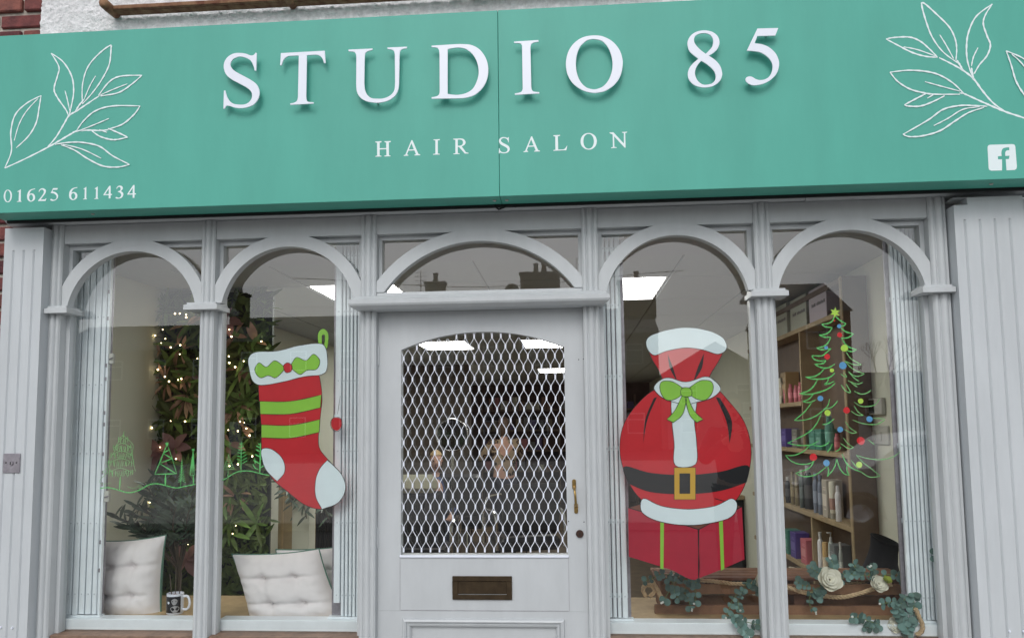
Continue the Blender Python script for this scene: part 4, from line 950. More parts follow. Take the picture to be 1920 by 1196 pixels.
shape('fur_tie', [(1226, 728), (1236, 714), (1254, 708), (1286, 716), (1322, 706), (1340, 714), (1351, 730), (1334, 746), (1306, 754), (1284, 758), (1258, 752), (1240, 744)], 'whitep', 9)
shape('bow', [(1286, 732, 1), (1262, 716), (1240, 716), (1238, 734), (1250, 750), (1270, 746)], 'limep', 11)
shape('bow', [(1286, 732, 1), (1312, 714), (1334, 716), (1336, 734), (1322, 750), (1302, 746)], 'limep', 11)
shape('bow_tail', [(1280, 738, 1), (1266, 768), (1250, 786, 1), (1262, 792, 1), (1280, 776), (1288, 744, 1)], 'limep', 10)
shape('bow_tail', [(1288, 738, 1), (1300, 768), (1318, 786, 1), (1306, 792, 1), (1292, 776), (1284, 744, 1)], 'limep', 10)
shape('knot', [(1278, 728), (1294, 728), (1296, 742), (1278, 742)], 'limep', 13)
#@@PART3
# ================================================================== PLANT WALL with fairy lights
YW = 1.32
pl_, pr_ = PY(284, 700, YW).x, PY(508, 760, YW).x
part_x1 = pr_ - 0.05
struct(MB().box(XL, part_x1, YW + .03, YW + .12, -0.02, ZC).build('salon_partition', 'wall_in'))
pw = thing('plant_wall', ((pl_ + pr_) / 2, YW, 0.7), 'artificial green and copper plant wall behind the two windows left of the door', 'plant wall')
MB().box(pl_, pr_, YW + .005, YW + .028, 0.35, 2.325).build('backing', 'wire', pw)
def leafmesh(L, wd, fold=0.25, curl=0.2, n=4):
    vs = []; fs = []
    for k in range(n + 1):
        u = k / n; w = wd * math.sin(math.pi * min(1, u * .93 + .04)) ** 0.8 / 2; z = curl * L * u * u * -1
        vs += [(-w, L * u, z + w * fold), (0, L * u, z), (w, L * u, z + w * fold)]
    for k in range(n):
        a = 3 * k; fs += [(a, a + 1, a + 4, a + 3), (a + 1, a + 2, a + 5, a + 4)]
    return vs, fs
def mesh_of(name, vf, m):
    me = bpy.data.meshes.new(name); me.from_pydata(vf[0], [], vf[1]); me.materials.append(MT[m]); me.update()
    for p in me.polygons: p.use_smooth = True
    return me
rg = random.Random(11)
def leaf_M(p, d, roll=None, s=1.0):      # leaf along direction d, face roughly towards -y/up
    y = Vector(d).normalized(); up = Vector((0.15 * rg.uniform(-1, 1), -1, 0.6)); z = (up - y * up.dot(y)).normalized(); x = y.cross(z)
    if roll: 
        q = Matrix.Rotation(roll, 3, y); x = q @ x; z = q @ z
    m = Matrix((x, y, z)).transposed().to_4x4(); return Matrix.Translation(Vector(p)) @ m @ Matrix.Scale(s, 4)
def scatter_mesh(items):
    vs = []; fs = []
    for (lv, lf), M in items:
        b = len(vs); vs += [M @ Vector(v) for v in lv]; fs += [tuple(b + i for i in f) for f in lf]
    return vs, fs
L1, L2, L3 = leafmesh(.10, .022), leafmesh(.13, .035), leafmesh(.07, .05, n=3)
# dense filler
it = []
for k in range(2600):
    x = rg.uniform(pl_ + .01, pr_ - .01); z = rg.uniform(0.38, 2.31); a = rg.uniform(0, 2 * math.pi)
    it.append((rg.choice((L1, L1, L3)), leaf_M((x, YW - rg.uniform(-.004, .045), z), (math.cos(a), rg.uniform(-.8, -.1), math.sin(a)), rg.uniform(-.7, .7), rg.uniform(.6, 1.15))))
v_, f_ = scatter_mesh(it); o = obj('foliage', v_, f_, 'leafstuff', pw); tag(o, kind='stuff')
lm = [mesh_of('leaf', L1, 'leafgreen'), mesh_of('leaf', L2, 'leafgreen'), mesh_of('leaf', leafmesh(.16, .03), 'leafgreen')]
for c in range(34):                  # rosettes
    x = rg.uniform(pl_ + .04, pr_ - .05); z = rg.uniform(0.9, 2.25); n = rg.randint(6, 9)
    for k in range(n):
        a = 2 * math.pi * k / n + rg.uniform(-.2, .2)
        inst(rg.choice(lm), 'leaf', pw, leaf_M((x, YW - .05, z), (math.cos(a), -.65, math.sin(a)), rg.uniform(-.4, .4), rg.uniform(.7, 1.1)))
cm = [mesh_of('copper_leaf', leafmesh(.13, .045, .2, .25), 'copper'), mesh_of('copper_leaf', leafmesh(.09, .02, .2, .2), 'copper')]
pm = [mesh_of('petal', leafmesh(.10, .055, .25, .3), 'pink')]
for px, py, m_, n, s in ((310, 715, 1, 14, 1.2), (350, 740, 1, 16, 1.3), (330, 690, 0, 5, .9), (322, 655, 0, 4, .8), (345, 655, 0, 5, .8), (440, 630, 0, 6, .9), (455, 690, 0, 6, .9), (438, 760, 1, 14, 1.1), (480, 640, 0, 5, .9), (430, 830, 0, 6, 1.0), (350, 610, 0, 6, 1.0), (300, 660, 0, 4, .8), (430, 975, 1, 12, .9), (440, 930, 1, 10, 1.0), (455, 800, 0, 5, .8), (358, 700, 0, 5, .9)):
    q = PY(px, py, YW - .06)
    for k in range(int(n * .7)):
        a = rg.uniform(0, 2 * math.pi); rad = rg.uniform(0, .05) if n > 8 else 0
        inst(cm[m_], 'copper_leaf', pw, leaf_M((q.x + rad * math.cos(a), q.y, q.z + rad * math.sin(a)), (math.cos(a), -.6, math.sin(a) - .2), rg.uniform(-.5, .5), s * rg.uniform(.7, 1.1)))
for px, py in ((328, 838), (352, 1045), (425, 600), (300, 850)):
    q = PY(px, py, YW - .08)
    for k in range(6):
        a = 2 * math.pi * k / 6 + rg.uniform(-.2, .2); inst(pm[0], 'petal', pw, leaf_M(q, (math.cos(a), -.5, math.sin(a)), rg.uniform(-.3, .3), rg.uniform(.8, 1.2)))
fl = thing('fairy_lights', ((pl_ + pr_) / 2, YW - .1, 1.5), 'string of warm white fairy lights threaded through the plant wall', 'fairy lights')
bulb = None; pts = []
for px, py in ((287, 583), (328, 588), (337, 588), (349, 590), (349, 595), (286, 613), (305, 618), (291, 629), (310, 635), (302, 643), (320, 651), (338, 647), (337, 664), (370, 672), (296, 693), (309, 706), (317, 715), (334, 712), (340, 710), (281, 755), (278, 791), (320, 789), (285, 802), (347, 790), (430, 618), (434, 631), (429, 668), (457, 677), (441, 688), (430, 680), (421, 727), (450, 790), (458, 792), (462, 803), (428, 806), (446, 808), (468, 816), (473, 855), (430, 873), (446, 870), (300, 838), (330, 860), (281, 941), (296, 975), (352, 1020), (355, 1002), (415, 806), (442, 985), (436, 1000), (486, 700), (490, 640)):
    q = PY(px, py, YW - .115); pts.append(q); r = rg.uniform(.0026, .0054)
    M = Matrix.Translation(q) @ Matrix.Scale(r / .005, 4)
    if bulb is None:
        b = bmesh.new(); bmesh.ops.create_icosphere(b, subdivisions=1, radius=.005); me = bpy.data.meshes.new('bulb'); b.to_mesh(me); b.free(); me.materials.append(MT['fairy']); bulb = me
    inst(bulb, 'bulb', fl, M)
mb = MB(); mb.tube(cr([p + Vector((0, .008, 0)) for p in sorted(pts[:24], key=lambda p: -p.z)], 3), .0012, 4); mb.build('light_wire', 'wire', fl)
mb = MB(); mb.tube(cr([p + Vector((0, .008, 0)) for p in sorted(pts[24:40], key=lambda p: -p.z)], 3), .0012, 4); mb.build('light_wire', 'wire', fl)

# ================================================================== potted plant, mug, cushions (left windows)
BT = 0.6915
def branchy(name, label, base, tips, m_leaf, ls, nper, lw=.028, cat='plant', stem='bark', sr=.006):
    t = thing(name, base, label, cat); lf = mesh_of('leaf', leafmesh(ls, lw, .2, .15), m_leaf)
    for tip in tips:
        p = cr([base, Vector(base).lerp(Vector(tip), .5) + Vector((rg.uniform(-.03, .03), rg.uniform(-.03, .03), .06)), tip], 6)
        MB().tube(p, [sr * (1 - .7 * i / len(p)) for i in range(len(p))], 5).build('stem', stem, t)
        for k in range(nper):
            u = .42 + .58 * k / nper; q = p[min(int(u * (len(p) - 1)), len(p) - 1)]; d = (Vector(tip) - Vector(base)).normalized(); a = k * 2.4 + rg.uniform(-.3, .3)
            side = Vector((math.cos(a), math.sin(a) * .7 - .3, .15 * rg.uniform(-1, 1)))
            inst(lf, 'leaf', t, leaf_M(q, d * .7 + side * .9, rg.uniform(-.5, .5), rg.uniform(.7, 1.15)))
    return t
base = PY(335, 1118, .60); base.z = .03
MBp = None
tips = [PY(x, y, d) for x, y, d in ((208, 966, .62), (232, 985, .6), (250, 945, .66), (270, 905, .62), (285, 930, .68), (300, 890, .66), (315, 915, .6), (335, 880, .66), (350, 905, .62), (360, 940, .6), (330, 950, .56), (345, 985, .58), (310, 975, .6), (270, 1000, .62), (290, 960, .66), (300, 1010, .6), (355, 1010, .62), (240, 960, .7), (330, 1000, .64), (355, 970, .68))]
stemb = PY(335, 1110, .66); stemb.z = .80
t = branchy('potted_plant', 'dark green leafy plant standing between the cushion and the plant wall', stemb, tips, 'leafdark', .085, 17, .019)
MB().tube([(stemb.x, stemb.y, .22), (stemb.x + .004, stemb.y, .5), (stemb.x, stemb.y, .82)], [.016, .013, .011], 8).build('trunk', 'bark', t)
shade_auto(MB().lathe([(.10, FW + .001), (.13, .25), (.135, .25), (.12, .235), (0, .235)], (stemb.x, stemb.y, 0), 20).build('pot', 'darkwall', t), 40)
# hanging greenery behind second window, on the right side of the plant wall
hb = PY(560, 905, 1.6)
tips = [PY(x, y, d) for x, y, d in ((520, 905, 1.6), (535, 930, 1.55), (548, 950, 1.5), (560, 965, 1.6), (575, 972, 1.5), (590, 945, 1.5), (605, 925, 1.6), (612, 950, 1.5), (618, 975, 1.5), (600, 900, 1.6), (540, 915, 1.7), (580, 930, 1.6))]
t = branchy('trailing_plant', 'dark trailing plant on the stand behind the cushions in the second window', hb, tips, 'leafdark', .085, 10, .018)
mbx = PY(572, 1040, 1.62); MB().box(mbx.x - .07, mbx.x + .035, 1.58, 1.70, FW + .001, hb.z - .04).build('stand', 'wall_in', t)
shade_auto(MB().lathe([(.05, -.04), (.07, .05), (.06, .05), (0, .04)], hb, 16).build('pot', 'dark', t), 40)
# brown door-like panel beside the stand
q0, q1 = PY(520, 1050, 1.9), PY(556, 900, 1.9)
t = thing('wooden_cabinet', ((q0.x + q1.x) / 2, 1.9, FW), 'dim brown wooden cabinet behind the cushions in the second window', 'cabinet')
MB().box(q0.x, q1.x, 1.9, 2.3, FW + .001, 1.28, .004).build('body', 'shelf', t)
MB().box(q1.x - .10, q1.x - .085, 1.893, 1.899, .1, 1.2).build('edge_strip', 'bench', t)
q0, q1 = PY(585, 1040, 2.6), PY(640, 900, 2.6)
t = thing('slatted_radiator', ((q0.x + q1.x) / 2, 2.6, FW), 'dark ribbed radiator behind the trailing plant in the second window', 'radiator')
for k in range(12):
    x = q0.x + (q1.x - q0.x) * k / 12; MB().box(x, x + .016, 2.6, 2.64, .35, 1.2, .003).build('rib', 'dark', t)
MB().box(q0.x, q1.x, 2.645, 2.66, .33, 1.22).build('back_plate', 'steel', t)
# mug
mc = PY(328, 1148, .25); mc.z = BT; m0 = mc
mg = thing('mug', mc, 'black and white picture mug with reed stems standing on the plywood bench', 'mug')
rm, hm = .036, .088
shade_auto(MB().lathe([(rm - .003, 0), (rm, .004), (rm, hm), (rm - .004, hm), (rm - .004, .02), (0, .02)], mc, 28).build('cup', 'white', mg), 40)
def wrap(name, a0, a1, z0, z1, r, m_):
    n = 14; vs = []
    for k in range(n + 1):
        a = a0 + (a1 - a0) * k / n; vs += [(mc.x + r * math.cos(a), mc.y + r * math.sin(a), mc.z + z0), (mc.x + r * math.cos(a), mc.y + r * math.sin(a), mc.z + z1)]
    return obj(name, vs, [(2 * k, 2 * k + 2, 2 * k + 3, 2 * k + 1) for k in range(n)], m_, mg, True)
wrap('printed_band', R(178), R(335), .008, .078, rm + .0006, 'phone')
def wblob(a, z, ra, rz, m_, rr_):
    n = 14; vs = [(mc.x + rr_ * math.cos(a), mc.y + rr_ * math.sin(a), mc.z + z)]
    for k in range(n):
        t_ = 2 * math.pi * k / n; aa = a + ra * math.cos(t_) * (1 + .15 * math.sin(3 * t_)); vs.append((mc.x + rr_ * math.cos(aa), mc.y + rr_ * math.sin(aa), mc.z + z + rz * math.sin(t_)))
    return obj('print_patch', vs, [(0, 1 + k, 1 + (k + 1) % n) for k in range(n)], m_, mg)
MT['greyp'] = mat('grey_print', (.35, .35, .36), .4)
wblob(R(292), .056, .34, .014, 'greyp', rm + .0010); wblob(R(296), .024, .5, .015, 'greyp', rm + .0010); wblob(R(250), .052, .16, .006, 'white', rm + .0012)
hp = [(mc.x + rm - .002, mc.y, mc.z + .072), (mc.x + rm + .020, mc.y, mc.z + .074), (mc.x + rm + .031, mc.y, mc.z + .048), (mc.x + rm + .022, mc.y, mc.z + .020), (mc.x + rm - .002, mc.y, mc.z + .018)]
mb = MB(); mb.tube(cr(hp, 6), .0052, 10); mb.build('handle', 'white', mg, True)
MB().lathe([(0, .070), (.031, .068), (.0315, .074), (0, .086)], mc, 14).build('filling', 'brownp', mg, True)
for dx, dz, lean in ((-.016, .10, -.02), (.0, .13, .0), (.016, .10, .02)): MB().tube([(mc.x + dx, mc.y, mc.z + .07), (mc.x + dx + lean * .6, mc.y, mc.z + .07 + dz)], .0022, 6).build('reed_stick', 'bark', mg)
# cushions
def cushion(label, corners, y, thick, tilt, seed, lean=0.12):
    """corners: BL, BR, TR, TL photo pixels on plane y"""
    c = [PY(px, py, y) for px, py in corners]; n = 44; r2 = random.Random(seed)
    t = thing('cushion', ((c[0] + c[1]) / 2), label, 'cushion', 'cushions on the plywood bench')
    def surf(sgn, name, m_):
        vs = []
        for j in range(n + 1):
            for i in range(n + 1):
                u, v = i / n, j / n; uu, vv = 2 * u - 1, 2 * v - 1
                # pinch edges inward between corners
                pu = uu * (1 - .075 * (1 - vv * vv) * abs(uu) ** 3); pv = vv * (1 - .075 * (1 - uu * uu) * abs(vv) ** 3)
                a, b = (pu + 1) / 2, (pv + 1) / 2
                p = (c[0] * (1 - a) + c[1] * a) * (1 - b) + (c[3] * (1 - a) + c[2] * a) * b
                env = max(0, (1 - abs(uu) ** 2.6)) ** .55 * max(0, (1 - abs(vv) ** 2.6)) ** .55
                h = env * thick
                if sgn < 0:
                    for tu in (-.34, .34):
                        for tv in (-.34, .34):
                            d2 = (uu - tu) ** 2 + (vv - tv) ** 2; h -= thick * .20 * math.exp(-d2 / .010) + thick * .16 * math.exp(-d2 / .07)
                        h -= thick * .10 * env * math.exp(-((uu - tu) / .05) ** 2) * (.35 + .65 * math.exp(-((abs(vv) - .34) / .22) ** 2))
                    for tv in (-.34, .34): h -= thick * .22 * env * math.exp(-((vv - tv) / .05) ** 2) * (.5 + .5 * math.exp(-((abs(uu) - .34) / .3) ** 2))
                    h += thick * .05 * noise.noise(Vector((uu * 3, vv * 3, seed))) * env * 1.6 + thick * .035 * noise.noise(Vector((uu * 9, vv * 9, seed + 4))) * env
                    # radiating edge creases
                    ed = max(abs(uu), abs(vv)); h += thick * .05 * math.sin((uu if abs(vv) > abs(uu) else vv) * 24 + seed) * math.exp(-((ed - .86) / .1) ** 2) * env
                yy = p.y + (sgn * h * 1.0) + lean * (p.z - c[0].z) + thick * .5
                vs.append((p.x, yy, p.z))
        w = n + 1; fs = [(j * w + i, j * w + i + 1, (j + 1) * w + i + 1, (j + 1) * w + i) for j in range(n) for i in range(n)]
        return obj(name, vs, fs, m_, t, True)
    f = surf(-1, 'front_cover', 'cushion'); surf(1, 'back_cover', 'cushgreen')
    for k in range(2):
        pass
    # piping round the seam
    pp = []
    for k in range(64):
        s_ = k / 64 * 4; e = int(s_); q = s_ - e
        uu, vv = [(-1 + 2 * q, -1), (1, -1 + 2 * q), (1 - 2 * q, 1), (-1, 1 - 2 * q)][e]
        pu = uu * (1 - .075 * (1 - vv * vv) * abs(uu) ** 3); pv = vv * (1 - .075 * (1 - uu * uu) * abs(vv) ** 3); a, b = (pu + 1) / 2, (pv + 1) / 2
        p = (c[0] * (1 - a) + c[1] * a) * (1 - b) + (c[3] * (1 - a) + c[2] * a) * b
        pp.append((p.x, p.y + lean * (p.z - c[0].z) + thick * .5, p.z))
    pp.append(pp[0]); MB().tube(pp, .0035, 6, False).build('piping', 'cushgreen', t, True)
    for tu in (-.34, .34):
        for tv in (-.34, .34):
            a, b = (tu + 1) / 2, (tv + 1) / 2; p = (c[0] * (1 - a) + c[1] * a) * (1 - b) + (c[3] * (1 - a) + c[2] * a) * b
            MB().lathe([(0, -.0015), (.0035, -.001), (.004, .002)], (p.x, p.y + lean * (p.z - c[0].z) + thick * .5 - thick * .50, p.z), 10, 'y').build('tuft_button', 'cushion', t, True)
    return t
cushion('cream tufted cushion leaning beside the folded gate in the leftmost window', [(140, 1170), (292, 1170), (291, 1008), (150, 1018)], .235, .095, 0, 3)
cushion('front cream tufted cushion with a green edge in the second window', [(462, 1178), (650, 1176), (586, 1034), (419, 1044)], .20, .095, 0, 8)
cushion('cream tufted cushion tucked behind the front one beside the folded gate', [(520, 1160), (668, 1158), (660, 1024), (506, 1034)], .42, .07, 0, 15)

# ================================================================== SHELVING with products (right wall)
XS = 1.80
def ys_at(px): return CAM.y + (XS - CAM.x) * 0 + PX(px, 795, XS).y
y_near = PX(1577, 950, XS).y; y_near = 1.06
y_far = 3.3
sh = thing('shelving_unit', (XS + .06, y_near, FW), 'pine and dark veneer shelving filled with hair products against the right wall', 'shelves')
MB().box(XS + .002, XR - .002, y_near, y_near + .03, FW + .001, 2.28).build('side_panel', 'shelfside', sh)
MB().box(XS - .004, XS + .0015, y_near, y_near + .032, FW + .001, 2.28).build('edge_strip', 'shelf', sh)
MB().box(XR - .012, XR - .003, y_near + .031, y_far, FW + .001, 2.28).build('back_panel', 'shelfside', sh)
MB().box(XS + .002, XR - .013, y_near + .031, y_far, 2.25, 2.28).build('top_panel', 'shelfside', sh)
lev = []
for px, py in ((1556, 590), (1504, 752), (1576, 848), (1578, 981), (1530, 1071)):
    z = PX(px, py, XS).z; lev.append(z)
lev.append(lev[-1] - .30)
yd = [PX(1502, 700, XS).y, PX(1523, 1000, XS).y]
for k, z in enumerate(lev):
    a = y_near + .031 if k != 1 else yd[0] + .02
    MB().box(XS - .003, XR - .013, a, y_far, z - .028, z - .0005, .001).build('shelf_board', 'shelf', sh)
for a, z0, z1 in ((yd[0], lev[2], lev[0] - .029), (yd[1], lev[4], lev[3] - .029), (yd[1] + .0, lev[5], lev[4] - .029)):
    MB().box(XS - .002, XR - .013, a - .012, a + .012, z0, z1).build('divider', 'shelf', sh)
PC = {}
def pm_(c, rough=.4):
    k = tuple(c)
    if k not in PC: PC[k] = mat('product_%d' % len(PC), c, rough)
    return PC[k]
ITN = [0]
def product(kind, px, w_px, lvl, top_py, c, label, cap=None, band=None, xo=0.045, name=None, tag_group='hair products on the shelves'):
    z0 = lev[lvl]; pt = PX(px, top_py, XS + xo); yv = pt.y; h = max(.03, pt.z - z0); d = yv - CAM.y
    dpx = abs(PX(px + w_px / 2, 800, XS + xo).y - PX(px - w_px / 2, 800, XS + xo).y)
    x = XS + xo
    c = tuple(min(.8, v * 1.5) for v in c); band = tuple(min(.85, v * 1.5 + .06) for v in (band or c)) if (band or kind != 'tube' or ITN[0] % 2) else None; ITN[0] += 1
    nm = name or {'bottle': 'product_bottle', 'box': 'product_box', 'tube': 'product_tube', 'pump': 'pump_bottle'}[kind]
    t = thing(nm, (x, yv, z0), label, {'bottle': 'bottle', 'box': 'box', 'tube': 'bottle', 'pump': 'bottle'}[kind], tag_group)
    r = min(.034, w_px * d / FPX * .5)
    if kind == 'box':
        hw = min(dpx / 2, .06); MB().box(XS + .008, min(XS + .10, XR - .02), yv - hw, yv + hw, z0, z0 + h, .002).build('carton', pm_(c), t)
        if band:
            MB().box(XS + .0072, XS + .0078, yv - hw * .7, yv + hw * .7, z0 + h * .3, z0 + h * .62).build('print_band', pm_(band), t)
            for q_ in (.72, .78, .20): MB().box(XS + .0072, XS + .0078, yv - hw * .55, yv + hw * .35, z0 + h * q_, z0 + h * (q_ + .03)).build('print_line', pm_(band), t)
    else:
        hc = h * (.16 if kind != 'tube' else .12)
        rr_ = r
        prof = [(rr_ * .92, 0), (rr_, .004), (rr_, (h - hc) * .86), (rr_ * .75, (h - hc) * .96), (rr_ * .42, h - hc)]
        if kind == 'tube': prof = [(rr_ * .8, 0), (rr_ * .85, .02), (rr_, h * .5), (rr_ * 1.0, h - .004), (rr_ * .9, h)]
        bo_ = shade_auto(MB().lathe(prof, (x, yv, z0), 16).build('body', pm_(c), t), 40)
        if kind == 'tube': shade_auto(MB().lathe([(rr_ * .9, 0), (rr_ * .92, h * .15), (0, h * .15)], (x, yv, z0), 16).build('flip_cap', pm_(tuple(v * .5 for v in c)), t), 40)
        if kind == 'pump':
            shade_auto(MB().lathe([(rr_ * .5, h - hc), (rr_ * .5, h - hc * .5), (rr_ * .2, h - hc * .5), (rr_ * .2, h)], (x, yv, z0), 12).build('pump_collar', pm_(cap or c), t), 40)
            MB().box(x - rr_ * 1.3, x + rr_ * .35, yv - rr_ * .25, yv + rr_ * .25, z0 + h, z0 + h + .008, .002).build('nozzle', pm_(cap or c), t)
        elif kind == 'bottle':
            shade_auto(MB().lathe([(rr_ * .62, h - hc), (rr_ * .62, h), (0, h)], (x, yv, z0), 14).build('cap', pm_(cap or c), t), 40)
        if band:
            shade_auto(MB().lathe([(rr_ * 1.01, h * .25), (rr_ * 1.01, h * .55)], (x, yv, z0), 16).build('label_band', pm_(band), t), 60)
    return t
WHT = (.62, .62, .58); BLK = (.02, .02, .022); GRY = (.13, .14, .14); TEAL = (.05, .16, .12); PUR = (.07, .05, .19); PNK = (.38, .11, .13); OLV = (.15, .12, .06); CRM = (.5, .48, .38)
# big white cartons on the top shelf
for i, (a, b, tp_, c, lab) in enumerate(((1518, 1551, 527, (.52, .47, .53), 'largest white carton on the top shelf, nearest the window'), (1482, 1512, 548, (.42, .44, .38), 'second white carton on the top shelf, between two others'), (1445, 1475, 566, (.42, .44, .38), 'farthest white carton on the top shelf, partly behind the post'))):
    y0_, y1_ = PX(b, 600, XS + .01).y, PX(a, 600, XS + .01).y; z1_ = PX(b, tp_, XS + .01).z
    t = thing('carton', (XS + .05, (y0_ + y1_) / 2, lev[0]), lab, 'box', 'white cartons on the top shelf')
    MB().box(XS + .010, XR - .02, y0_, y1_, lev[0], z1_, .002).build('carton_body', pm_(c, .7), t)
    # blurred printed words, as unreadable strokes at this size
    L = y1_ - y0_; zt = lev[0] + (z1_ - lev[0]) * .5; mb = MB(); u = .16
    for k in range(9):
        wv = .05 + .02 * (k % 3)
        if k == 3: u += .05
        mb.box(XS + .0094, XS + .0098, y1_ - L * (u + wv), y1_ - L * u, zt - .010, zt + .010 - .004 * (k % 2)); u += wv + .012
    mb.build('faded_print', pm_((.12, .11, .12)), t)
product('box', 1482, 20, 1, 698, (.22, .15, .07), 'brown carton above the pink bottles on the second shelf', xo=.06)
for px, tp_ in ((1473, 722), (1482, 720), (1492, 722), (1500, 716)): product('bottle', px, 9, 1, tp_, PNK, 'small pink bottle on the second shelf, %s' % {1473: 'farthest from the window', 1482: 'second from the far end of its row', 1492: 'third from the far end of its row', 1500: 'nearest the divider'}[px], xo=.02)
product('box', 1464, 8, 1, 708, CRM, 'cream carton beside the post on the second shelf', xo=.01, band=(.4, .3, .2))
product('box', 1474, 17, 2, 803, PUR, 'purple carton on the third shelf beside the grey one', xo=.03)
product('box', 1495, 17, 2, 804, (.14, .14, .12), 'grey carton on the third shelf beside the purple one', xo=.03)
product('box', 1512, 12, 2, 806, (.09, .085, .07), 'dark grey carton behind the teal ones on the third shelf', xo=.03)
product('box', 1528, 11, 2, 806, TEAL, 'teal carton on the third shelf, farther of a pair', xo=.03)
product('box', 1540, 11, 2, 804, TEAL, 'teal carton on the third shelf, nearer of a pair', xo=.03, band=(.10, .24, .19))
product('bottle', 1554, 16, 2, 780, (.07, .20, .15), 'tall teal bottle with a wide cap on the third shelf', cap=(.12, .28, .23), xo=.04)
product('bottle', 1569, 10, 2, 812, (.34, .10, .11), 'pink bottle at the near end of the third shelf', xo=.02)
product('bottle', 1476, 9, 3, 893, BLK, 'black bottle with a white cap on the fourth shelf beside the post', cap=WHT, xo=.03)
product('bottle', 1485, 8, 3, 884, OLV, 'olive tube on the fourth shelf, farther of a pair', xo=.03)
product('bottle', 1493, 8, 3, 886, OLV, 'olive tube on the fourth shelf, nearer of a pair', xo=.03, band=(.19, .15, .08))
product('bottle', 1502, 9, 3, 880, (.06, .075, .07), 'dark green bottle with a pale cap on the fourth shelf', cap=WHT, xo=.03)
product('bottle', 1514, 15, 3, 872, (.028, .030, .032), 'wide black bottle with a silver top on the fourth shelf', cap=(.45, .45, .45), xo=.05, band=(.04, .04, .04))
product('bottle', 1528, 10, 3, 886, (.13, .15, .19), 'grey blue tube on the fourth shelf, farther of two', xo=.03)
product('bottle', 1537, 10, 3, 890, (.13, .15, .19), 'grey blue tube on the fourth shelf, nearer of two', xo=.03)
product('box', 1548, 9, 3, 899, (.32, .29, .24), 'beige carton on the fourth shelf beside the pale bottle', xo=.02)
product('tube', 1560, 12, 3, 902, CRM, 'pale ribbed bottle on the fourth shelf beside the beige carton', xo=.03, band=(.25, .13, .09))
product('bottle', 1570, 10, 3, 910, WHT, 'white tube at the near end of the fourth shelf', xo=.02)
product('box', 1478, 12, 4, 992, TEAL, 'green carton at the far end of the fifth shelf beside the purple one', xo=.03)
product('box', 1492, 16, 4, 997, PUR, 'purple carton on the fifth shelf beside the pink one', xo=.03, band=(.10, .08, .26))
product('box', 1512, 16, 4, 1010, PNK, 'pink carton on the fifth shelf beside the divider', xo=.03, band=(.45, .18, .19))
product('bottle', 1537, 10, 4, 997, WHT, 'slim white bottle on the fifth shelf beside the divider', cap=WHT, xo=.03)
product('tube', 1547, 11, 4, 1016, (.42, .28, .12), 'amber bottle on the fifth shelf beside the slim white one', xo=.03, band=(.5, .42, .3))
product('pump', 1557, 10, 4, 1000, (.35, .38, .34), 'pump bottle on the fifth shelf beside the amber one', cap=WHT, xo=.02)
product('box', 1566, 11, 4, 1020, GRY, 'grey carton on the fifth shelf near its near end', xo=.03)
product('bottle', 1575, 7, 4, 1016, (.3, .33, .3), 'small pale bottle at the near end of the fifth shelf', cap=WHT, xo=.015)
product('box', 1483, 8, 5, 1064, CRM, 'cream carton on the lowest visible shelf', xo=.01)
# wall fittings on the right wall
def wallbox(name, label, px0, px1, py0, py1, cat, th, m_='sw'):
    a = PX(px0, py1, XR); b = PX(px1, py0, XR); y0_, y1_ = sorted((a.y, b.y)); z0_, z1_ = sorted((a.z, b.z))
    t = thing(name, (XR - .002, (y0_ + y1_) / 2, z0_), label, cat)
    MB().box(XR - th, XR - .001, y0_, y1_, z0_, z1_, min(.003, th / 3)).build('plate', m_, t)
    return t, y0_, y1_, z0_, z1_
t, y0_, y1_, z0_, z1_ = wallbox('thermostat', 'pale wall thermostat with a dark display between painted tree and folded gate', 1627, 1660, 745, 778, 'thermostat', .022)
MB().box(XR - .0235, XR - .0225, y0_ + (y1_ - y0_) * .38, y1_ - .006, z0_ + .008, z1_ - .008).build('display', 'screen', t)
t, y0_, y1_, z0_, z1_ = wallbox('double_switch', 'double white switch plate on the wall below the thermostat', 1632, 1668, 798, 832, 'switch', .010)
for f in (.3, .62): MB().box(XR - .015, XR - .0105, y0_ + (y1_ - y0_) * f, y0_ + (y1_ - y0_) * (f + .14), z0_ + .02, z1_ - .03, .002).build('rocker', 'sw', t)
t, y0_, y1_, z0_, z1_ = wallbox('wall_plate', 'narrow white plate with a dark dot beside the upper folded gate', 1666, 1677, 660, 695, 'wall plate', .008)
MB().lathe([(0, -.012), (.005, -.011), (.005, .0)], (XR - .0085, (y0_ + y1_) / 2, (z0_ + z1_) / 2), 10, 'z').build('dot', 'black', t)
t, y0_, y1_, z0_, z1_ = wallbox('wall_socket', 'narrow white socket plate low on the wall beside the folded gate', 1682, 1697, 903, 931, 'socket', .008)
MB().box(XR - .011, XR - .0082, (y0_ + y1_) / 2 - .006, (y0_ + y1_) / 2 + .006, (z0_ + z1_) / 2 - .004, (z0_ + z1_) / 2 + .006).build('slot', 'black', t)

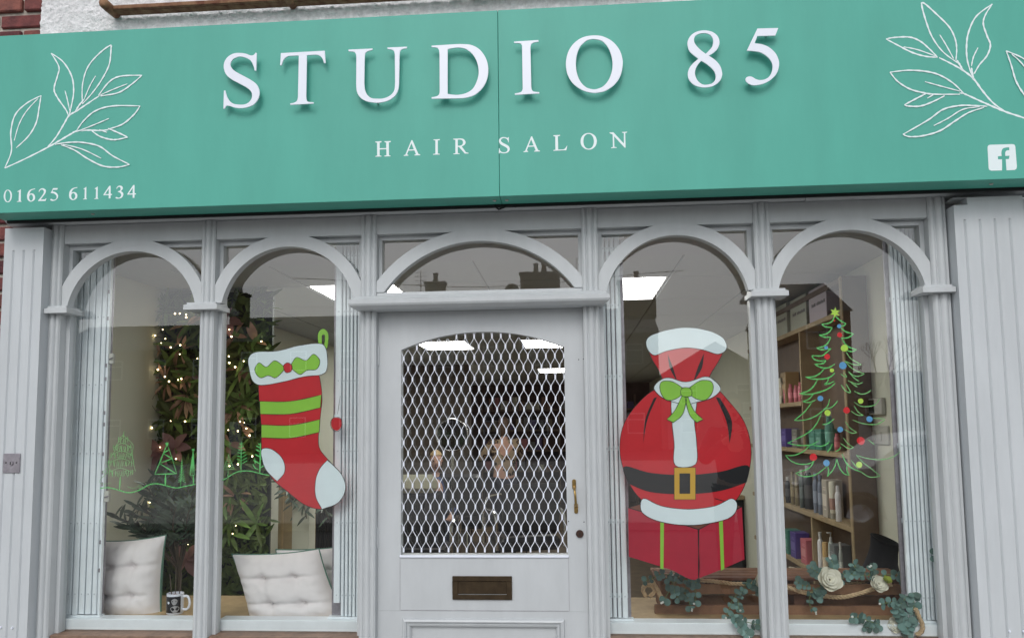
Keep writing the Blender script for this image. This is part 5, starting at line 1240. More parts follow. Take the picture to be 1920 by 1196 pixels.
# ================================================================== PALLET CRATE, ROPE, FABRIC BAG, GARLAND (right windows)
yc = .30
pc = thing('wooden_pallet', (1.15, yc, BT), 'reclaimed dark wooden pallet lying along the bench behind the two right windows', 'pallet')
def plank(px0, py0, px1, py1, y, th=.02):
    a, b = PY(px0, py1, y), PY(px1, py0, y); MB().box(a.x, b.x, y, y + th, min(a.z, b.z), max(a.z, b.z), .002).build('plank', 'crate', pc)
plank(1242, 1096, 1712, 1113, yc); plank(1228, 1136, 1716, 1151, yc); plank(1235, 1152, 1716, 1168, yc + .004)
plank(1238, 1118, 1716, 1134, yc + .10)
X0, X1_ = PY(1232, 1140, yc).x, PY(1714, 1130, yc).x; ztop = PY(1450, 1090, yc).z
for k in range(4): MB().box(X0, X1_, yc + .022 + k * .062, yc + .074 + k * .062, ztop, ztop + .012, .002).build('plank', 'crate', pc)
for x in (X0 + .02, (X0 + X1_) / 2 + .05, X1_ - .07): MB().box(x, x + .05, yc + .026, yc + .24, BT, ztop - .0005, .002).build('plank', 'crate', pc)
def rope(label, pts, r=.009, group='jute ropes on the wooden pallet'):
    P = cr(pts, 10); 
    t = thing('rope', P[0], label, 'rope', group)
    # three twisted strands
    acc = 0; fr_ = []
    for i, p in enumerate(P):
        tt = (P[min(i + 1, len(P) - 1)] - P[max(i - 1, 0)]).normalized(); up = Vector((0, 0, 1)) if abs(tt.z) < .9 else Vector((0, 1, 0))
        a = (up - tt * up.dot(tt)).normalized(); b = tt.cross(a)
        if i: acc += (p - P[i - 1]).length
        fr_.append((p, a, b, acc))
    dense = []
    for i in range(len(fr_) - 1):
        for k in range(6):
            u = k / 6; p = fr_[i][0].lerp(fr_[i + 1][0], u); a = fr_[i][1].lerp(fr_[i + 1][1], u); b = fr_[i][2].lerp(fr_[i + 1][2], u); s_ = fr_[i][3] * (1 - u) + fr_[i + 1][3] * u; dense.append((p, a, b, s_))
    for s in range(3):
        pp = [p + (a * math.cos(ph) + b * math.sin(ph)) * r * .52 for p, a, b, q in dense for ph in [2 * math.pi * (q / (r * 5.2) + s / 3)]]
        MB().tube(pp, r * .56, 5).build('strand', 'rope', t, True)
    return t
yr = yc - .035
rope('thick jute rope sagging across the pallet in the rightmost window', [PY(x, y, yr) for x, y in ((1440, 1092), (1478, 1101), (1510, 1111), (1545, 1117), (1580, 1119), (1615, 1111), (1645, 1101), (1672, 1095))])
rope('jute rope lying along the pallet below the painted gift box', [PY(x, y, yr + .02) for x, y in ((1312, 1087), (1345, 1090), (1380, 1094), (1410, 1093), (1440, 1090))], .0085)
rope('upper jute rope behind the white rose in the rightmost window', [PY(x, y, yr + .08) for x, y in ((1474, 1098), (1520, 1104), (1572, 1097), (1605, 1091), (1640, 1084))], .0085)
rope('short jute rope loop at the left end of the pallet', [PY(x, y, yr) for x, y in ((1220, 1085), (1226, 1094), (1232, 1104), (1237, 1114), (1242, 1124))], .010)
rope('coiled jute rope end at the left end of the pallet', [PY(x, y, yr + .015) for x, y in ((1212, 1118), (1206, 1108), (1208, 1099), (1217, 1096), (1225, 1100), (1226, 1110), (1218, 1118))], .009)
rope('jute rope curling over the white rail at the right corner of the garland', [PY(x, y, YG + .018) for x, y in ((1716, 1140), (1724, 1158), (1729, 1170), (1728, 1183), (1718, 1190))], .009)
rope('jute rope passing behind the lowest white rose', [PY(x, y, yr) for x, y in ((1646, 1168), (1662, 1162), (1680, 1158), (1698, 1152))], .008)
# dark fabric bag
qb = PY(1650, 1080, .62)
bg_ = thing('fabric_bag', qb, 'black open topped fabric bag leaning behind the garland in the rightmost window', 'bag')
prof = [((1612, 1088), (1696, 1094)), ((1612, 1080), (1694, 1086)), ((1618, 1060), (1686, 1074)), ((1626, 1040), (1682, 1056)), ((1632, 1022), (1683, 1038)), ((1633, 1010), (1685, 1026)), ((1634, 1003), (1684, 1020)), ((1640, 1006), (1679, 1020)), ((1641, 1016), (1676, 1028))]
vs = []; n = 24
for k, (a, b) in enumerate(prof):
    A, B = PY(*a, .62), PY(*b, .62); c_ = (A + B) / 2; ax = (B - A) / 2; rad = ax.length
    for i in range(n):
        th = 2 * math.pi * i / n; w_ = 1 + .03 * math.sin(5 * th + k)
        vs.append(c_ + ax * math.cos(th) * w_ + Vector((0, 1, .35 if k > 4 else .1)) * rad * .62 * math.sin(th) * w_)
fs = [(k * n + i, k * n + (i + 1) % n, (k + 1) * n + (i + 1) % n, (k + 1) * n + i) for k in range(len(prof) - 1) for i in range(n)] + [tuple(range(n)), tuple((len(prof) - 1) * n + i for i in range(n))]
MT['felt'] = mat('black_felt', (.022, .022, .024), .95, bump=.4, bscale=200)
obj('bag_body', vs, fs, 'felt', bg_, True)
MB().tube([vs[6 * n + i] for i in range(n)] + [vs[6 * n]], .004, 6, False).build('bag_rim', 'felt', bg_, True)
# eucalyptus garland
gl = thing('eucalyptus_garland', (1.2, yc - .05, .8), 'grey green eucalyptus garland trailing over the pallet behind the two right windows', 'garland')
def disc_leaf():
    n = 10; vs = [(0, .5, 0)] + [(.48 * math.sin(2 * math.pi * k / n), .5 - .5 * math.cos(2 * math.pi * k / n), .07 * math.cos(4 * math.pi * k / n)) for k in range(n)]
    return vs, [(0, 1 + k, 1 + (k + 1) % n) for k in range(n)]
em = [mesh_of('leaf', disc_leaf(), 'euca')]; budm = None
b = bmesh.new(); bmesh.ops.create_icosphere(b, subdivisions=1, radius=1); bme = bpy.data.meshes.new('bud'); b.to_mesh(b and bme); b.free(); bme.materials.append(MT['bud'])
nleaf = [0]
def sprigg(pts, n, size, yv, buds=1, both=True):
    P = cr([PY(x, y, yv + dy) for x, y, dy in pts], 6); MB().tube(P, .0016, 5).build('stem', 'eucastem', gl)
    for k in range(n):
        i = int((k + .5) / n * (len(P) - 1)); p = P[i]; d = (P[min(i + 1, len(P) - 1)] - P[max(i - 1, 0)]).normalized()
        for sd_ in ((1, -1) if both else (1 if k % 2 else -1,)):
            pn = Vector((-d.z, 0, d.x)) * sd_; s = size * rg.uniform(.7, 1.2)
            inst(em[0], 'leaf', gl, leaf_M(p, d * .45 + pn + Vector((0, rg.uniform(-.6, .2), rg.uniform(-.2, .2))), rg.uniform(-.7, .7), s)); nleaf[0] += 1
    for k in range(buds):
        e = P[-1] + Vector((rg.uniform(-.006, .006), -.002, rg.uniform(-.006, .006))); inst(bme, 'bud', gl, Matrix.Translation(e) @ Matrix.Scale(rg.uniform(.004, .006), 4))
g0 = yc - .06
for pts, n, size, yv, bd in (
    ([(1205, 1090, 0), (1222, 1084, 0), (1240, 1076, 0), (1262, 1078, 0)], 5, .030, g0, 1),
    ([(1262, 1078, 0), (1290, 1088, 0), (1312, 1092, 0)], 5, .032, g0, 0),
    ([(1240, 1076, 0), (1262, 1094, 0), (1252, 1112, -.01), (1242, 1130, -.01)], 3, .034, g0, 2),
    ([(1270, 1082, 0), (1264, 1108, -.01), (1276, 1124, -.01)], 4, .036, g0, 0),
    ([(1290, 1088, 0), (1284, 1108, 0), (1290, 1122, 0), (1296, 1142, 0)], 5, .030, g0, 2),
    ([(1300, 1094, 0), (1304, 1112, 0), (1303, 1132, 0)], 3, .030, g0, 1),
    ([(1400, 1090, 0), (1392, 1106, 0), (1376, 1120, 0), (1366, 1144, -.02), (1362, 1160, -.03)], 7, .030, g0, 1),
    ([(1392, 1106, 0), (1384, 1130, 0), (1388, 1146, -.02)], 5, .028, g0, 1),
    ([(1376, 1150, 0), (1382, 1168, -.02), (1396, 1182, -.03), (1404, 1192, -.03)], 7, .032, YG + .022, 1),
    ([(1382, 1160, 0), (1410, 1168, -.01), (1432, 1172, -.01)], 5, .028, YG + .022, 0),
    ([(1400, 1092, 0), (1416, 1096, 0), (1428, 1108, 0)], 4, .036, g0, 0),
    ([(1520, 1098, 0), (1505, 1096, 0), (1492, 1088, 0)], 4, .028, g0, 0),
    ([(1540, 1076, 0), (1526, 1068, 0), (1520, 1060, 0)], 4, .034, g0, 0),
    ([(1560, 1070, 0), (1562, 1058, 0), (1557, 1045, 0)], 4, .030, g0, 2),
    ([(1545, 1095, 0), (1530, 1104, 0), (1520, 1112, 0), (1518, 1132, 0), (1528, 1148, 0)], 5, .024, g0, 2),
    ([(1540, 1104, 0), (1538, 1112, 0), (1532, 1120, 0)], 4, .032, g0, 0),
    ([(1570, 1085, 0), (1590, 1080, 0), (1604, 1066, 0), (1600, 1056, 0)], 5, .036, g0, 0),
    ([(1580, 1075, 0), (1610, 1078, 0), (1635, 1078, 0)], 6, .028, g0, 0),
    ([(1600, 1060, 0), (1616, 1070, 0), (1640, 1078, 0), (1636, 1066, 0), (1631, 1060, 0)], 6, .028, g0, 2),
    ([(1650, 1078, 0), (1672, 1076, 0), (1690, 1080, 0), (1712, 1086, 0), (1722, 1094, -.01)], 6, .034, g0, 0),
    ([(1690, 1084, 0), (1708, 1098, -.01), (1718, 1112, -.02), (1728, 1118, -.03)], 6, .038, g0, 0),
    ([(1728, 1118, 0), (1742, 1114, 0), (1752, 1112, 0)], 2, .022, g0 - .08, 0),
    ([(1712, 1110, 0), (1714, 1130, 0), (1712, 1150, 0), (1720, 1164, 0)], 7, .034, YG + .026, 1),
    ([(1700, 1116, 0), (1690, 1130, 0), (1672, 1128, 0), (1652, 1132, 0)], 6, .030, YG + .03, 1),
    ([(1690, 1130, 0), (1684, 1146, 0), (1692, 1160, 0)], 6, .036, YG + .026, 0),
    ([(1650, 1170, 0), (1630, 1164, 0), (1612, 1158, 0), (1595, 1156, 0)], 7, .030, YG + .022, 1),
    ([(1650, 1170, 0), (1636, 1176, 0), (1618, 1174, 0)], 4, .030, YG + .022, 0),
    ([(1690, 1165, 0), (1702, 1178, 0), (1702, 1192, 0)], 5, .038, YG + .02, 0)): sprigg(pts, n, size * .84, yv, bd)
q = PY(1748, 1022, .10)
for k in range(2): inst(em[0], 'leaf', gl, leaf_M((q.x - .002, q.y, q.z - .03 * k - .01), (.2, -.1, -1), 0.2, .026))
def rose(label, px, py, y, r, m_='rose', tilt=.5):
    c_ = PY(px, py, y); t = thing('rose', c_, label, 'flower', 'silk roses in the eucalyptus garland')
    ax = Vector((0.1, -1, tilt)).normalized(); u = ax.cross(Vector((0, 0, 1))).normalized(); v = ax.cross(u)
    for ring, (np_, rad, h, size) in enumerate(((5, .95, -.10, 1.0), (5, .70, .12, .82), (4, .45, .28, .62), (3, .22, .36, .45))):
        for k in range(np_):
            a = 2 * math.pi * (k + ring * .37) / np_ + rg.uniform(-.1, .1); out = u * math.cos(a) + v * math.sin(a); side = ax.cross(out)
            vs = []; fs = []; nn = 5
            for i in range(nn + 1):
                for j in range(nn + 1):
                    p_, q_ = i / nn * 2 - 1, j / nn
                    w_ = size * r * .72 * math.sin(math.pi * (q_ * .62 + .14)) ; cup = rad * r * (.30 + .70 * math.sin(q_ * 1.5)) * (1 - .30 * p_ * p_)
                    hh = r * (h - .35 + .75 * q_ * size) + r * .10 * (q_ ** 6) * -1 - r * .06 * abs(p_) * q_ + rg.uniform(-.01, .01) * r
                    vs.append(c_ + out * (cup + r * .12 * q_ ** 5) + side * (p_ * w_) + ax * hh)
            fs = [(i * (nn + 1) + j, i * (nn + 1) + j + 1, (i + 1) * (nn + 1) + j + 1, (i + 1) * (nn + 1) + j) for i in range(nn) for j in range(nn)]
            obj('petal', vs, fs, m_, t, True)
    return t
rose('largest white silk rose in the garland of the rightmost window', 1556, 1086, g0 - .03, .050)
rose('white silk rose half hidden below the black bag', 1648, 1094, g0 - .01, .036)
rose('white silk rose resting on the white rail at the bottom right', 1678, 1172, YG + .036, .030)
rose('white silk rose partly hidden behind the post right of the gift box', 1430, 1090, g0, .034)
rose('lime green rosebud below the black bag', 1664, 1086, g0 - .02, .018, 'rosegreen', .9)

# ================================================================== BACK OF THE SALON (dim, through the grille)
def chair(label, x, y, rz, back='dark'):
    t = thing('salon_chair', (x, y, FW), label, 'chair', 'black salon chairs')
    M = Matrix.Translation((x, y, FW)) @ Matrix.Rotation(rz, 4, 'Z')
    def put(mb, n, m_):
        mb.v = [M @ v for v in mb.v]; return mb.build(n, m_, t)
    put(MB().box(-.27, .27, -.25, .25, .44, .56, .03), 'seat', 'dark'); put(MB().box(-.26, .26, .20, .28, .58, 1.02, .035), 'backrest', back)
    for s in (-1, 1):
        b_ = MB(); b_.tube(cr([(s * .30, .22, .46), (s * .31, .22, .74), (s * .31, .0, .78), (s * .31, -.22, .74), (s * .30, -.24, .46)], 5), .014, 8); put(b_, 'arm', 'chrome')
    b_ = MB(); b_.tube([(0, 0, .06), (0, 0, .44)], .035, 12); put(b_, 'pedestal', 'chrome')
    b_ = MB(); b_.lathe([(.28, 0), (.28, .02), (.05, .06)], (0, 0, 0), 20); put(b_, 'base', 'chrome')
    return t
q = PY(785, 880, 3.2); chair('black salon chair under the cream towel at the left of the door grille', q.x, 3.2, R(180))
tw = thing('folded_towel', (q.x, 3.0, 1.01), 'cream towel draped over the chair back at the left of the door grille', 'towel')
MB().box(q.x - .20, q.x + .20, 2.90, 3.0, .98, 1.13, .045).build('towel_roll', 'cream', tw)
q = PY(860, 900, 4.6); chair('black salon chair in the middle of the room behind the seated customer', q.x, 5.4, R(160))
q = PY(980, 1000, 3.8); chair('low black salon chair in front of the woman in leopard print', q.x, 3.9, R(200))
q = PY(600, 900, 3.6); chair('black salon chair seen between the plant wall and the gate in the second window', q.x, 3.8, R(150))
# styling counter + mirrors against the right wall, dark shelves on the back wall
t = thing('styling_counter', (XR - .2, 6.5, FW), 'dim styling counter with round mirrors along the right wall', 'counter')
MB().box(XR - .40, XR - .002, 4.2, 9.5, .80, .84, .004).build('counter_top', 'shelf', t)
MB().box(XR - .38, XR - .002, 4.25, 9.45, FW + .001, .799).build('cupboard', 'dark', t)
t = thing('mirror_ring', (PY(850, 820, 4.4).x, 4.4, 1.45), 'round chrome framed mirror hanging behind the middle of the door grille', 'mirror')
cm_ = PY(848, 815, 4.4); MB().tube([(cm_.x + .155 * math.cos(a), 4.4, cm_.z + .155 * math.sin(a)) for a in [2 * math.pi * k / 28 for k in range(29)]], .009, 6, False).build('ring', 'chrome', t, True)
MB().lathe([(0, .0), (.148, .0), (.148, .006), (0, .006)], (cm_.x, 4.4, cm_.z), 28, 'y').build('mirror_face', mat('mirror_glass', (.25, .25, .26), .08, 1.0), t)
MB().tube([(cm_.x, 4.415, cm_.z - .16), (cm_.x, 4.42, FW)], .012, 8).build('mirror_pole', 'chrome', t)
t = thing('back_shelves', (0, YB - .2, FW), 'dark shelves of coloured stock on the far wall of the salon', 'shelves')
for z in (.6, 1.0, 1.4, 1.8): MB().box(-1.4, 1.6, YB - .30, YB - .01, z, z + .03).build('shelf_board', 'shelfside', t)
for x in (-1.43, .1, 1.6): MB().box(x, x + .03, YB - .30, YB - .01, FW + .001, 2.1).build('upright', 'shelfside', t)
for z in (.63, 1.03, 1.43, 1.83):
    x = -1.36
    while x < 1.5:
        w_ = rg.uniform(.06, .16)
        if not (.05 < x + w_ and x < .14): MB().box(x, x + w_, YB - .26, YB - .06, z, z + rg.uniform(.10, .26), .004).build('stock_box', pm_(rg.choice((PNK, GRY, OLV, PUR, CRM, (.2, .1, .06)))), t)
        x += w_ + rg.uniform(.01, .06)
# ceiling-height dark partition left of centre: gives the room depth
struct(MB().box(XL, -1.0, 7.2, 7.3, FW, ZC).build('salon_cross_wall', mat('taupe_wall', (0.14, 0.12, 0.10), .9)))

# ------------------------------------------------------------------ people (skin-grown bodies)
def body(name, joints, edges, radii, m_, parent, sub=2):
    me = bpy.data.meshes.new(name); me.from_pydata([tuple(j) for j in joints], edges, []); o = bpy.data.objects.new(name, me); COL.objects.link(o)
    sk = o.modifiers.new('s', 'SKIN'); sv = me.skin_vertices[0].data
    for i, r in enumerate(radii): sv[i].radius = (r, r) if isinstance(r, (int, float)) else r; sv[i].use_root = (i == 0)
    ss = o.modifiers.new('u', 'SUBSURF'); ss.levels = sub; ss.render_levels = sub
    dg = bpy.context.evaluated_depsgraph_get(); m2 = bpy.data.meshes.new_from_object(o.evaluated_get(dg))
    vs = [v.co.copy() for v in m2.vertices]; fs = [tuple(p.vertices) for p in m2.polygons]
    bpy.data.objects.remove(o); bpy.data.meshes.remove(m2)
    return obj(name, vs, fs, m_, parent, True)
def person(label, x, y, z0, face, pose, top, hair, legs='navy', h=1.66, skirt=False, phone=False, hood=False):
    """face: heading angle (0 = looking to -y)"""
    s = h / 1.70; T = Matrix.Translation((x, y, z0)) @ Matrix.Rotation(face, 4, 'Z') @ Matrix.Scale(s, 4)
    t = thing('person', (x, y, z0), label, 'person')
    t_ = lambda p: T @ Vector(p)
    sit = pose == 'sit'; hz = .50 if sit else .93
    J = {'pel': (0, 0, hz), 'wai': (0, .0, hz + .17), 'che': (0, .01, hz + .36), 'neck': (0, .015, hz + .52), 'head': (0, -.005, hz + .66)}
    for s_, k in ((-1, 'l'), (1, 'r')):
        J['sh' + k] = (s_ * .17, .01, hz + .47)
        if pose == 'phone': J['el' + k] = (s_ * .27, -.10, hz + .24); J['wr' + k] = (s_ * .10, -.34, hz + .44)
        elif pose == 'work': J['el' + k] = (s_ * .28, -.08, hz + .26); J['wr' + k] = (s_ * .20, -.32, hz + .30)
        else: J['el' + k] = (s_ * .24, -.02, hz + .20); J['wr' + k] = (s_ * .16, -.22, hz + .10)
        J['hi' + k] = (s_ * .09, 0, hz - .04)
        if sit: J['kn' + k] = (s_ * .11, -.42, hz - .02); J['an' + k] = (s_ * .11, -.42, .09); J['to' + k] = (s_ * .12, -.58, .05)
        else: J['kn' + k] = (s_ * .10, -.01, hz - .46); J['an' + k] = (s_ * .10, .03, .09); J['to' + k] = (s_ * .12, -.13, .045)
    def seq(names, rad, m_, nm):
        ks = []; E_ = []
        for ch in names:
            for a, b in zip(ch[:-1], ch[1:]):
                for q_ in (a, b):
                    if q_ not in ks: ks.append(q_)
                E_.append((ks.index(a), ks.index(b)))
        return body(nm, [t_(J[k]) for k in ks], E_, [(rad[k] if isinstance(rad[k], float) else rad[k]) if isinstance(rad[k], float) else tuple(v * s for v in rad[k]) for k in ks], m_, t)
    # continuous body from ankles to neck and wrists
    J['nk2'] = (0, .0, hz + .57)
    rad = {'pel': (.155, .11), 'wai': (.125, .095), 'che': (.165, .115), 'neck': (.055, .055), 'nk2': (.052, .055), 'head': (.08, .09)}
    for k in 'lr': rad.update({'sh' + k: (.062, .062), 'el' + k: (.042, .042), 'wr' + k: (.028, .028), 'hi' + k: (.095, .095), 'kn' + k: (.058, .058), 'an' + k: (.038, .038), 'to' + k: (.034, .03)})
    seq([('pel', 'wai', 'che', 'neck', 'nk2'), ('che', 'shl', 'ell', 'wrl'), ('che', 'shr', 'elr', 'wrr'), ('pel', 'hil', 'knl', 'anl', 'tol'), ('pel', 'hir', 'knr', 'anr', 'tor')], rad, 'skin', 'body')
    r2 = {k: tuple(v + .014 for v in vv) for k, vv in rad.items()}; r2['neck'] = (.062, .062)
    J['nt'] = (0, .015, hz + .50); r2['nt'] = (.075, .065)
    for k in 'lr':
        e, w = Vector(J['el' + k]), Vector(J['wr' + k]); J['cf' + k] = tuple(e.lerp(w, .86)); r2['cf' + k] = (.042, .042)
    if pose != 'stand' or True:
        seq([('pel', 'wai', 'che', 'nt'), ('che', 'shl', 'ell', 'cfl'), ('che', 'shr', 'elr', 'cfr')], r2, top, 'coat')
    for k in 'lr': r2['an' + k] = (.055, .055)
    seq([('pel', 'hil', 'knl', 'anl'), ('pel', 'hir', 'knr', 'anr')], {**r2, 'pel': (.150, .11)}, legs, 'trousers')
    for k in 'lr':
        a, b_ = Vector(J['an' + k]), Vector(J['to' + k]); 
        body('shoe', [t_(a + Vector((0, .05, -.045))), t_(a.lerp(b_, .5) + Vector((0, 0, -.01))), t_(b_)], [(0, 1), (1, 2)], [.042 * s, .046 * s, .038 * s], 'phone', t, 1)
    # head with features
    hc = Vector((0, -.012, hz + .685)); b = bmesh.new(); bmesh.ops.create_uvsphere(b, u_segments=24, v_segments=16, radius=1)
    for v in b.verts:
        p = v.co; w_ = .072 * (1 - .18 * max(0, -p.z)); q = Vector((p.x * w_, p.y * .092, p.z * .115))
        if p.y < -.5 and abs(p.x) < .25 and -.35 < p.z < .1: q.y -= .016 * (1 - abs(p.x) / .25)
        if p.y < -.4 and .05 < p.z < .25 and .2 < abs(p.x) < .6: q.y += .006
        if p.y < -.3 and p.z < -.6: q.y -= .008
        v.co = t_(q + hc)
    me = bpy.data.meshes.new('head'); b.to_mesh(me); b.free(); me.materials.append(MT['skin'])
    for p in me.polygons: p.use_smooth = True
    o = bpy.data.objects.new('head', me); COL.objects.link(o); o.parent = t; o.matrix_parent_inverse = Matrix.Translation(-chain(t))
    for s_ in (-1, 1):
        MB().lathe([(0, -.004), (.011 * s, -.002), (.012 * s, .002), (0, .004)], t_(hc + Vector((s_ * .028, -.083, .012))), 10, 'y').build('eye', 'phone', t, True)
        body('ear', [t_(hc + Vector((s_ * .071, .008, .018))), t_(hc + Vector((s_ * .077, .015, -.012)))], [(0, 1)], [.010, .007], 'skin', t, 1)
    MB().box(-.5, .5, -.5, .5, -.5, .5)
    mm = MB().lathe([(0, -.003), (.020 * s, -.001), (0, .002)], t_(hc + Vector((0, -.088, -.055))), 10, 'y'); mm.build('mouth', 'brownp', t, True)
    # hair cap
    b = bmesh.new(); bmesh.ops.create_uvsphere(b, u_segments=24, v_segments=16, radius=1); kill = [v for v in b.verts if (v.co.y < -.35 and v.co.z < .45) or v.co.z < -.75 and not hood]
    bmesh.ops.delete(b, geom=kill, context='VERTS')
    for v in b.verts:
        p = v.co; k = 1.18 if hood else 1.10; d = noise.noise(p * 4) * .004
        v.co = t_(Vector((p.x * (.075 * k + d), p.y * (.097 * k + d) + .008, p.z * (.118 * k + d) + (.0 if p.z > 0 else -.035 * -p.z))) + hc)
    me = bpy.data.meshes.new('hair'); b.to_mesh(me); b.free(); me.materials.append(MT[top if hood else hair])
    for p in me.polygons: p.use_smooth = True
    o = bpy.data.objects.new('hood' if hood else 'hair', me); COL.objects.link(o); o.parent = t; o.matrix_parent_inverse = Matrix.Translation(-chain(t))
    # hands: palm and five bent fingers each
    for s_, k in ((-1, 'l'), (1, 'r')):
        w = Vector(J['wr' + k]); e = Vector(J['el' + k]); d = (w - e).normalized(); side = Vector((0, 0, 1)) if pose == 'phone' else Vector((1, 0, 0)); side = (side - d * side.dot(d)).normalized(); nrm = d.cross(side) * (-1 if s_ < 0 else 1)
        body('palm', [t_(w - d * .02), t_(w + d * .03), t_(w + d * .075)], [(0, 1), (1, 2)], [(.026 * s, .02 * s), (.036 * s, .016 * s), (.038 * s, .014 * s)], 'skin', t, 1)
        for f, ln in enumerate((.066, .076, .072, .056)):
            o0 = w + d * .07 + side * (.028 - .019 * f); o1 = o0 + d * ln * .45 + nrm * .006; o2 = o1 + (d * .7 + nrm * .7) * ln * .35; o3 = o2 + (d * .3 + nrm) * ln * .25
            body('finger', [t_(o0), t_(o1), t_(o2), t_(o3)], [(0, 1), (1, 2), (2, 3)], [.009 * s, .0085 * s, .008 * s, .007 * s], 'skin', t, 1)
        o0 = w + d * .02 + side * .03; o1 = o0 + d * .03 + side * .022; o2 = o1 + d * .028 + nrm * .012
        body('thumb', [t_(o0), t_(o1), t_(o2)], [(0, 1), (1, 2)], [.012 * s, .010 * s, .008 * s], 'skin', t, 1)
    if phone:
        a = Vector(J['wrl']); c_ = (Vector(J['wrl']) + Vector(J['wrr'])) / 2 + Vector((0, -.09, .03))
        b_ = MB().box(-.075, .075, -.004, .004, -.037, .037, .003); b_.v = [t_(v + c_) for v in b_.v]; b_.build('phone', 'phone', t)
    return t
q = PY(945, 850, 6.2); person('woman in a leopard print top standing among the chairs behind the door grille', q.x, 6.2, FW, R(200), 'work', 'leopard', 'hair_b', 'navy', 1.60)
q = PY(822, 860, 5.4); person('seated customer in a blue cape behind the left of the door grille', q.x, 5.25, FW, R(10), 'sit', 'bluecape', 'hair_l', 'navy', 1.65)
# the hooded passer-by whose reflection shows in the window right of the door
mr = PY(1372, 760, 2 * YG + 3.55); person('person in a dark navy hooded coat reflected in the window right of the door', mr.x, 2 * YG - mr.y, 0, R(180), 'phone', 'navy', 'hair_b', 'navy', 1.72, hood=True)

# ================================================================== OPPOSITE SIDE OF THE STREET (reflected in the glass)
def mirrored(px, py, yv): q = PY(px, py, yv); return Vector((q.x, 2 * YG - yv, q.z))
DV = 46.0
def terrace(label, px0, px1, roof_py, m_wall, dv=DV, chims=(), ndoor=3, gable=False):
    a, b = mirrored(px0, roof_py, dv), mirrored(px1, roof_py, dv); x0, x1 = a.x, b.x; ztop = mirrored((px0 + px1) / 2, roof_py, dv).z; yf = a.y
    t = thing('terraced_house', ((x0 + x1) / 2, yf, -.126), label, 'house')
    eave = ztop - 2.2
    MB().box(x0, x1, yf - 8, yf, -.126, eave).build('wall', m_wall, t)
    if gable: MB().prism([(x0, eave + .002), (x1, eave + .002), ((x0 + x1) / 2, ztop)], 'y', yf - 8, yf).build('gable', m_wall, t)
    else: MB().prism([(yf + .3, eave + .002), (yf - 4, ztop), (yf - 8.3, eave + .002)], 'x', x0 - .05, x1 + .05).build('roof', 'slate', t)
    n = max(1, int((x1 - x0) / 2.6))
    for k in range(n):
        xc = x0 + (x1 - x0) * (k + .5) / n
        for zc in ((eave - 1.3), (1.6 if not k % 2 else 1.6)):
            if zc > eave - .9 or zc < 1.2: continue
            w = MB().box(xc - .55, xc + .55, yf - .02, yf + .05, zc - .65, zc + .65).build('window_frame', 'farwhite', t)
            o = MB().box(xc - .47, xc + .47, yf + .051, yf + .06, zc - .57, zc + .2).build('window_pane', 'farglass', t)
            o = MB().box(xc - .47, xc + .47, yf + .051, yf + .06, zc + .27, zc + .57).build('window_pane', 'farglass', t)
    if len([1]) and n > 1: MB().box(x0 + .4, x0 + 1.3, yf + .01, yf + .06, -.12, 2.0).build('door', 'farwhite', t)
    return t, yf, ztop
def chimney(label, px, top_py, w_px, base_py, dv, pots=1):
    a, b = mirrored(px - w_px / 2, top_py, dv), mirrored(px + w_px / 2, top_py, dv); z1 = a.z; z0 = mirrored(px, base_py, dv).z - 1.0
    t = thing('chimney', ((a.x + b.x) / 2, a.y, z0), label, 'chimney'); w = abs(b.x - a.x) / 2; xc = (a.x + b.x) / 2
    MB().box(xc - w, xc + w, a.y - .7, a.y, z0, z1 - .35, .02).box(xc - w - .08, xc + w + .08, a.y - .78, a.y + .08, z1 - .349, z1 - .18, .02).build('stack', 'farstone', t)
    for k in range(pots):
        xx = xc + (k - (pots - 1) / 2) * .5
        shade_auto(MB().lathe([(.17, z1 - .179), (.13, z1 + .3), (.17, z1 + .32), (.17, z1 + .4), (.12, z1 + .4)], (xx, a.y - .35, 0), 12).build('chimney_pot', 'farstone', t), 40)
    return t
terrace('brick terraced house with slate roof reflected in the leftmost window', 100, 420, 596, 'farbrick')
terrace('brick terraced house with slate roof reflected in the second window', 424, 700, 577, 'farbrick')
terrace('brick terraced house with slate roof reflected behind the door', 704, 1232, 566, 'farbrick')
terrace('pale rendered gable house reflected in the window right of the door', 1236, 1446, 640, 'farrend', DV + 3, gable=True)
terrace('tall dark brick house reflected in the rightmost window', 1462, 1590, 507, 'farbrick', DV - 8)
terrace('low brick house reflected near the painted christmas tree', 1594, 1900, 690, 'farbrick', DV + 12)
chimney('stone chimney with one pot reflected in the second window', 446, 545, 30, 580, DV - 2)
chimney('small stone chimney with one pot reflected at the left of the fanlight', 815, 523, 36, 566, DV - 2)
chimney('broad stone chimney with two pots reflected at the right of the fanlight', 1012, 505, 74, 566, DV - 2, 2)
chimney('stone chimney reflected beside the ceiling light right of the door', 1194, 520, 70, 566, DV - 2, 1)
# aerial and satellite dish
q = mirrored(789, 548, DV - 4); t = thing('tv_aerial', q, 'thin television aerial reflected in the left of the fanlight', 'aerial')
MB().tube([(q.x, q.y, q.z - 1.5), (q.x, q.y, q.z + 1.3)], .03, 6).build('mast', 'steel', t)
for k in range(4): MB().tube([(q.x - .35, q.y, q.z + 1.2 - k * .25), (q.x + .35, q.y, q.z + 1.2 - k * .25)], .015, 5).build('element', 'steel', t)
q = mirrored(960, 545, DV - 4); t = thing('satellite_dish', q, 'round satellite dish reflected in the middle of the fanlight', 'satellite dish')
MB().lathe([(0, .06), (.25, .04), (.42, 0), (.43, .02)], q, 20, 'y').build('dish', 'farstone', t, True); MB().tube([q, (q.x, q.y, q.z - 1.5)], .04, 6).build('mast', 'steel', t)
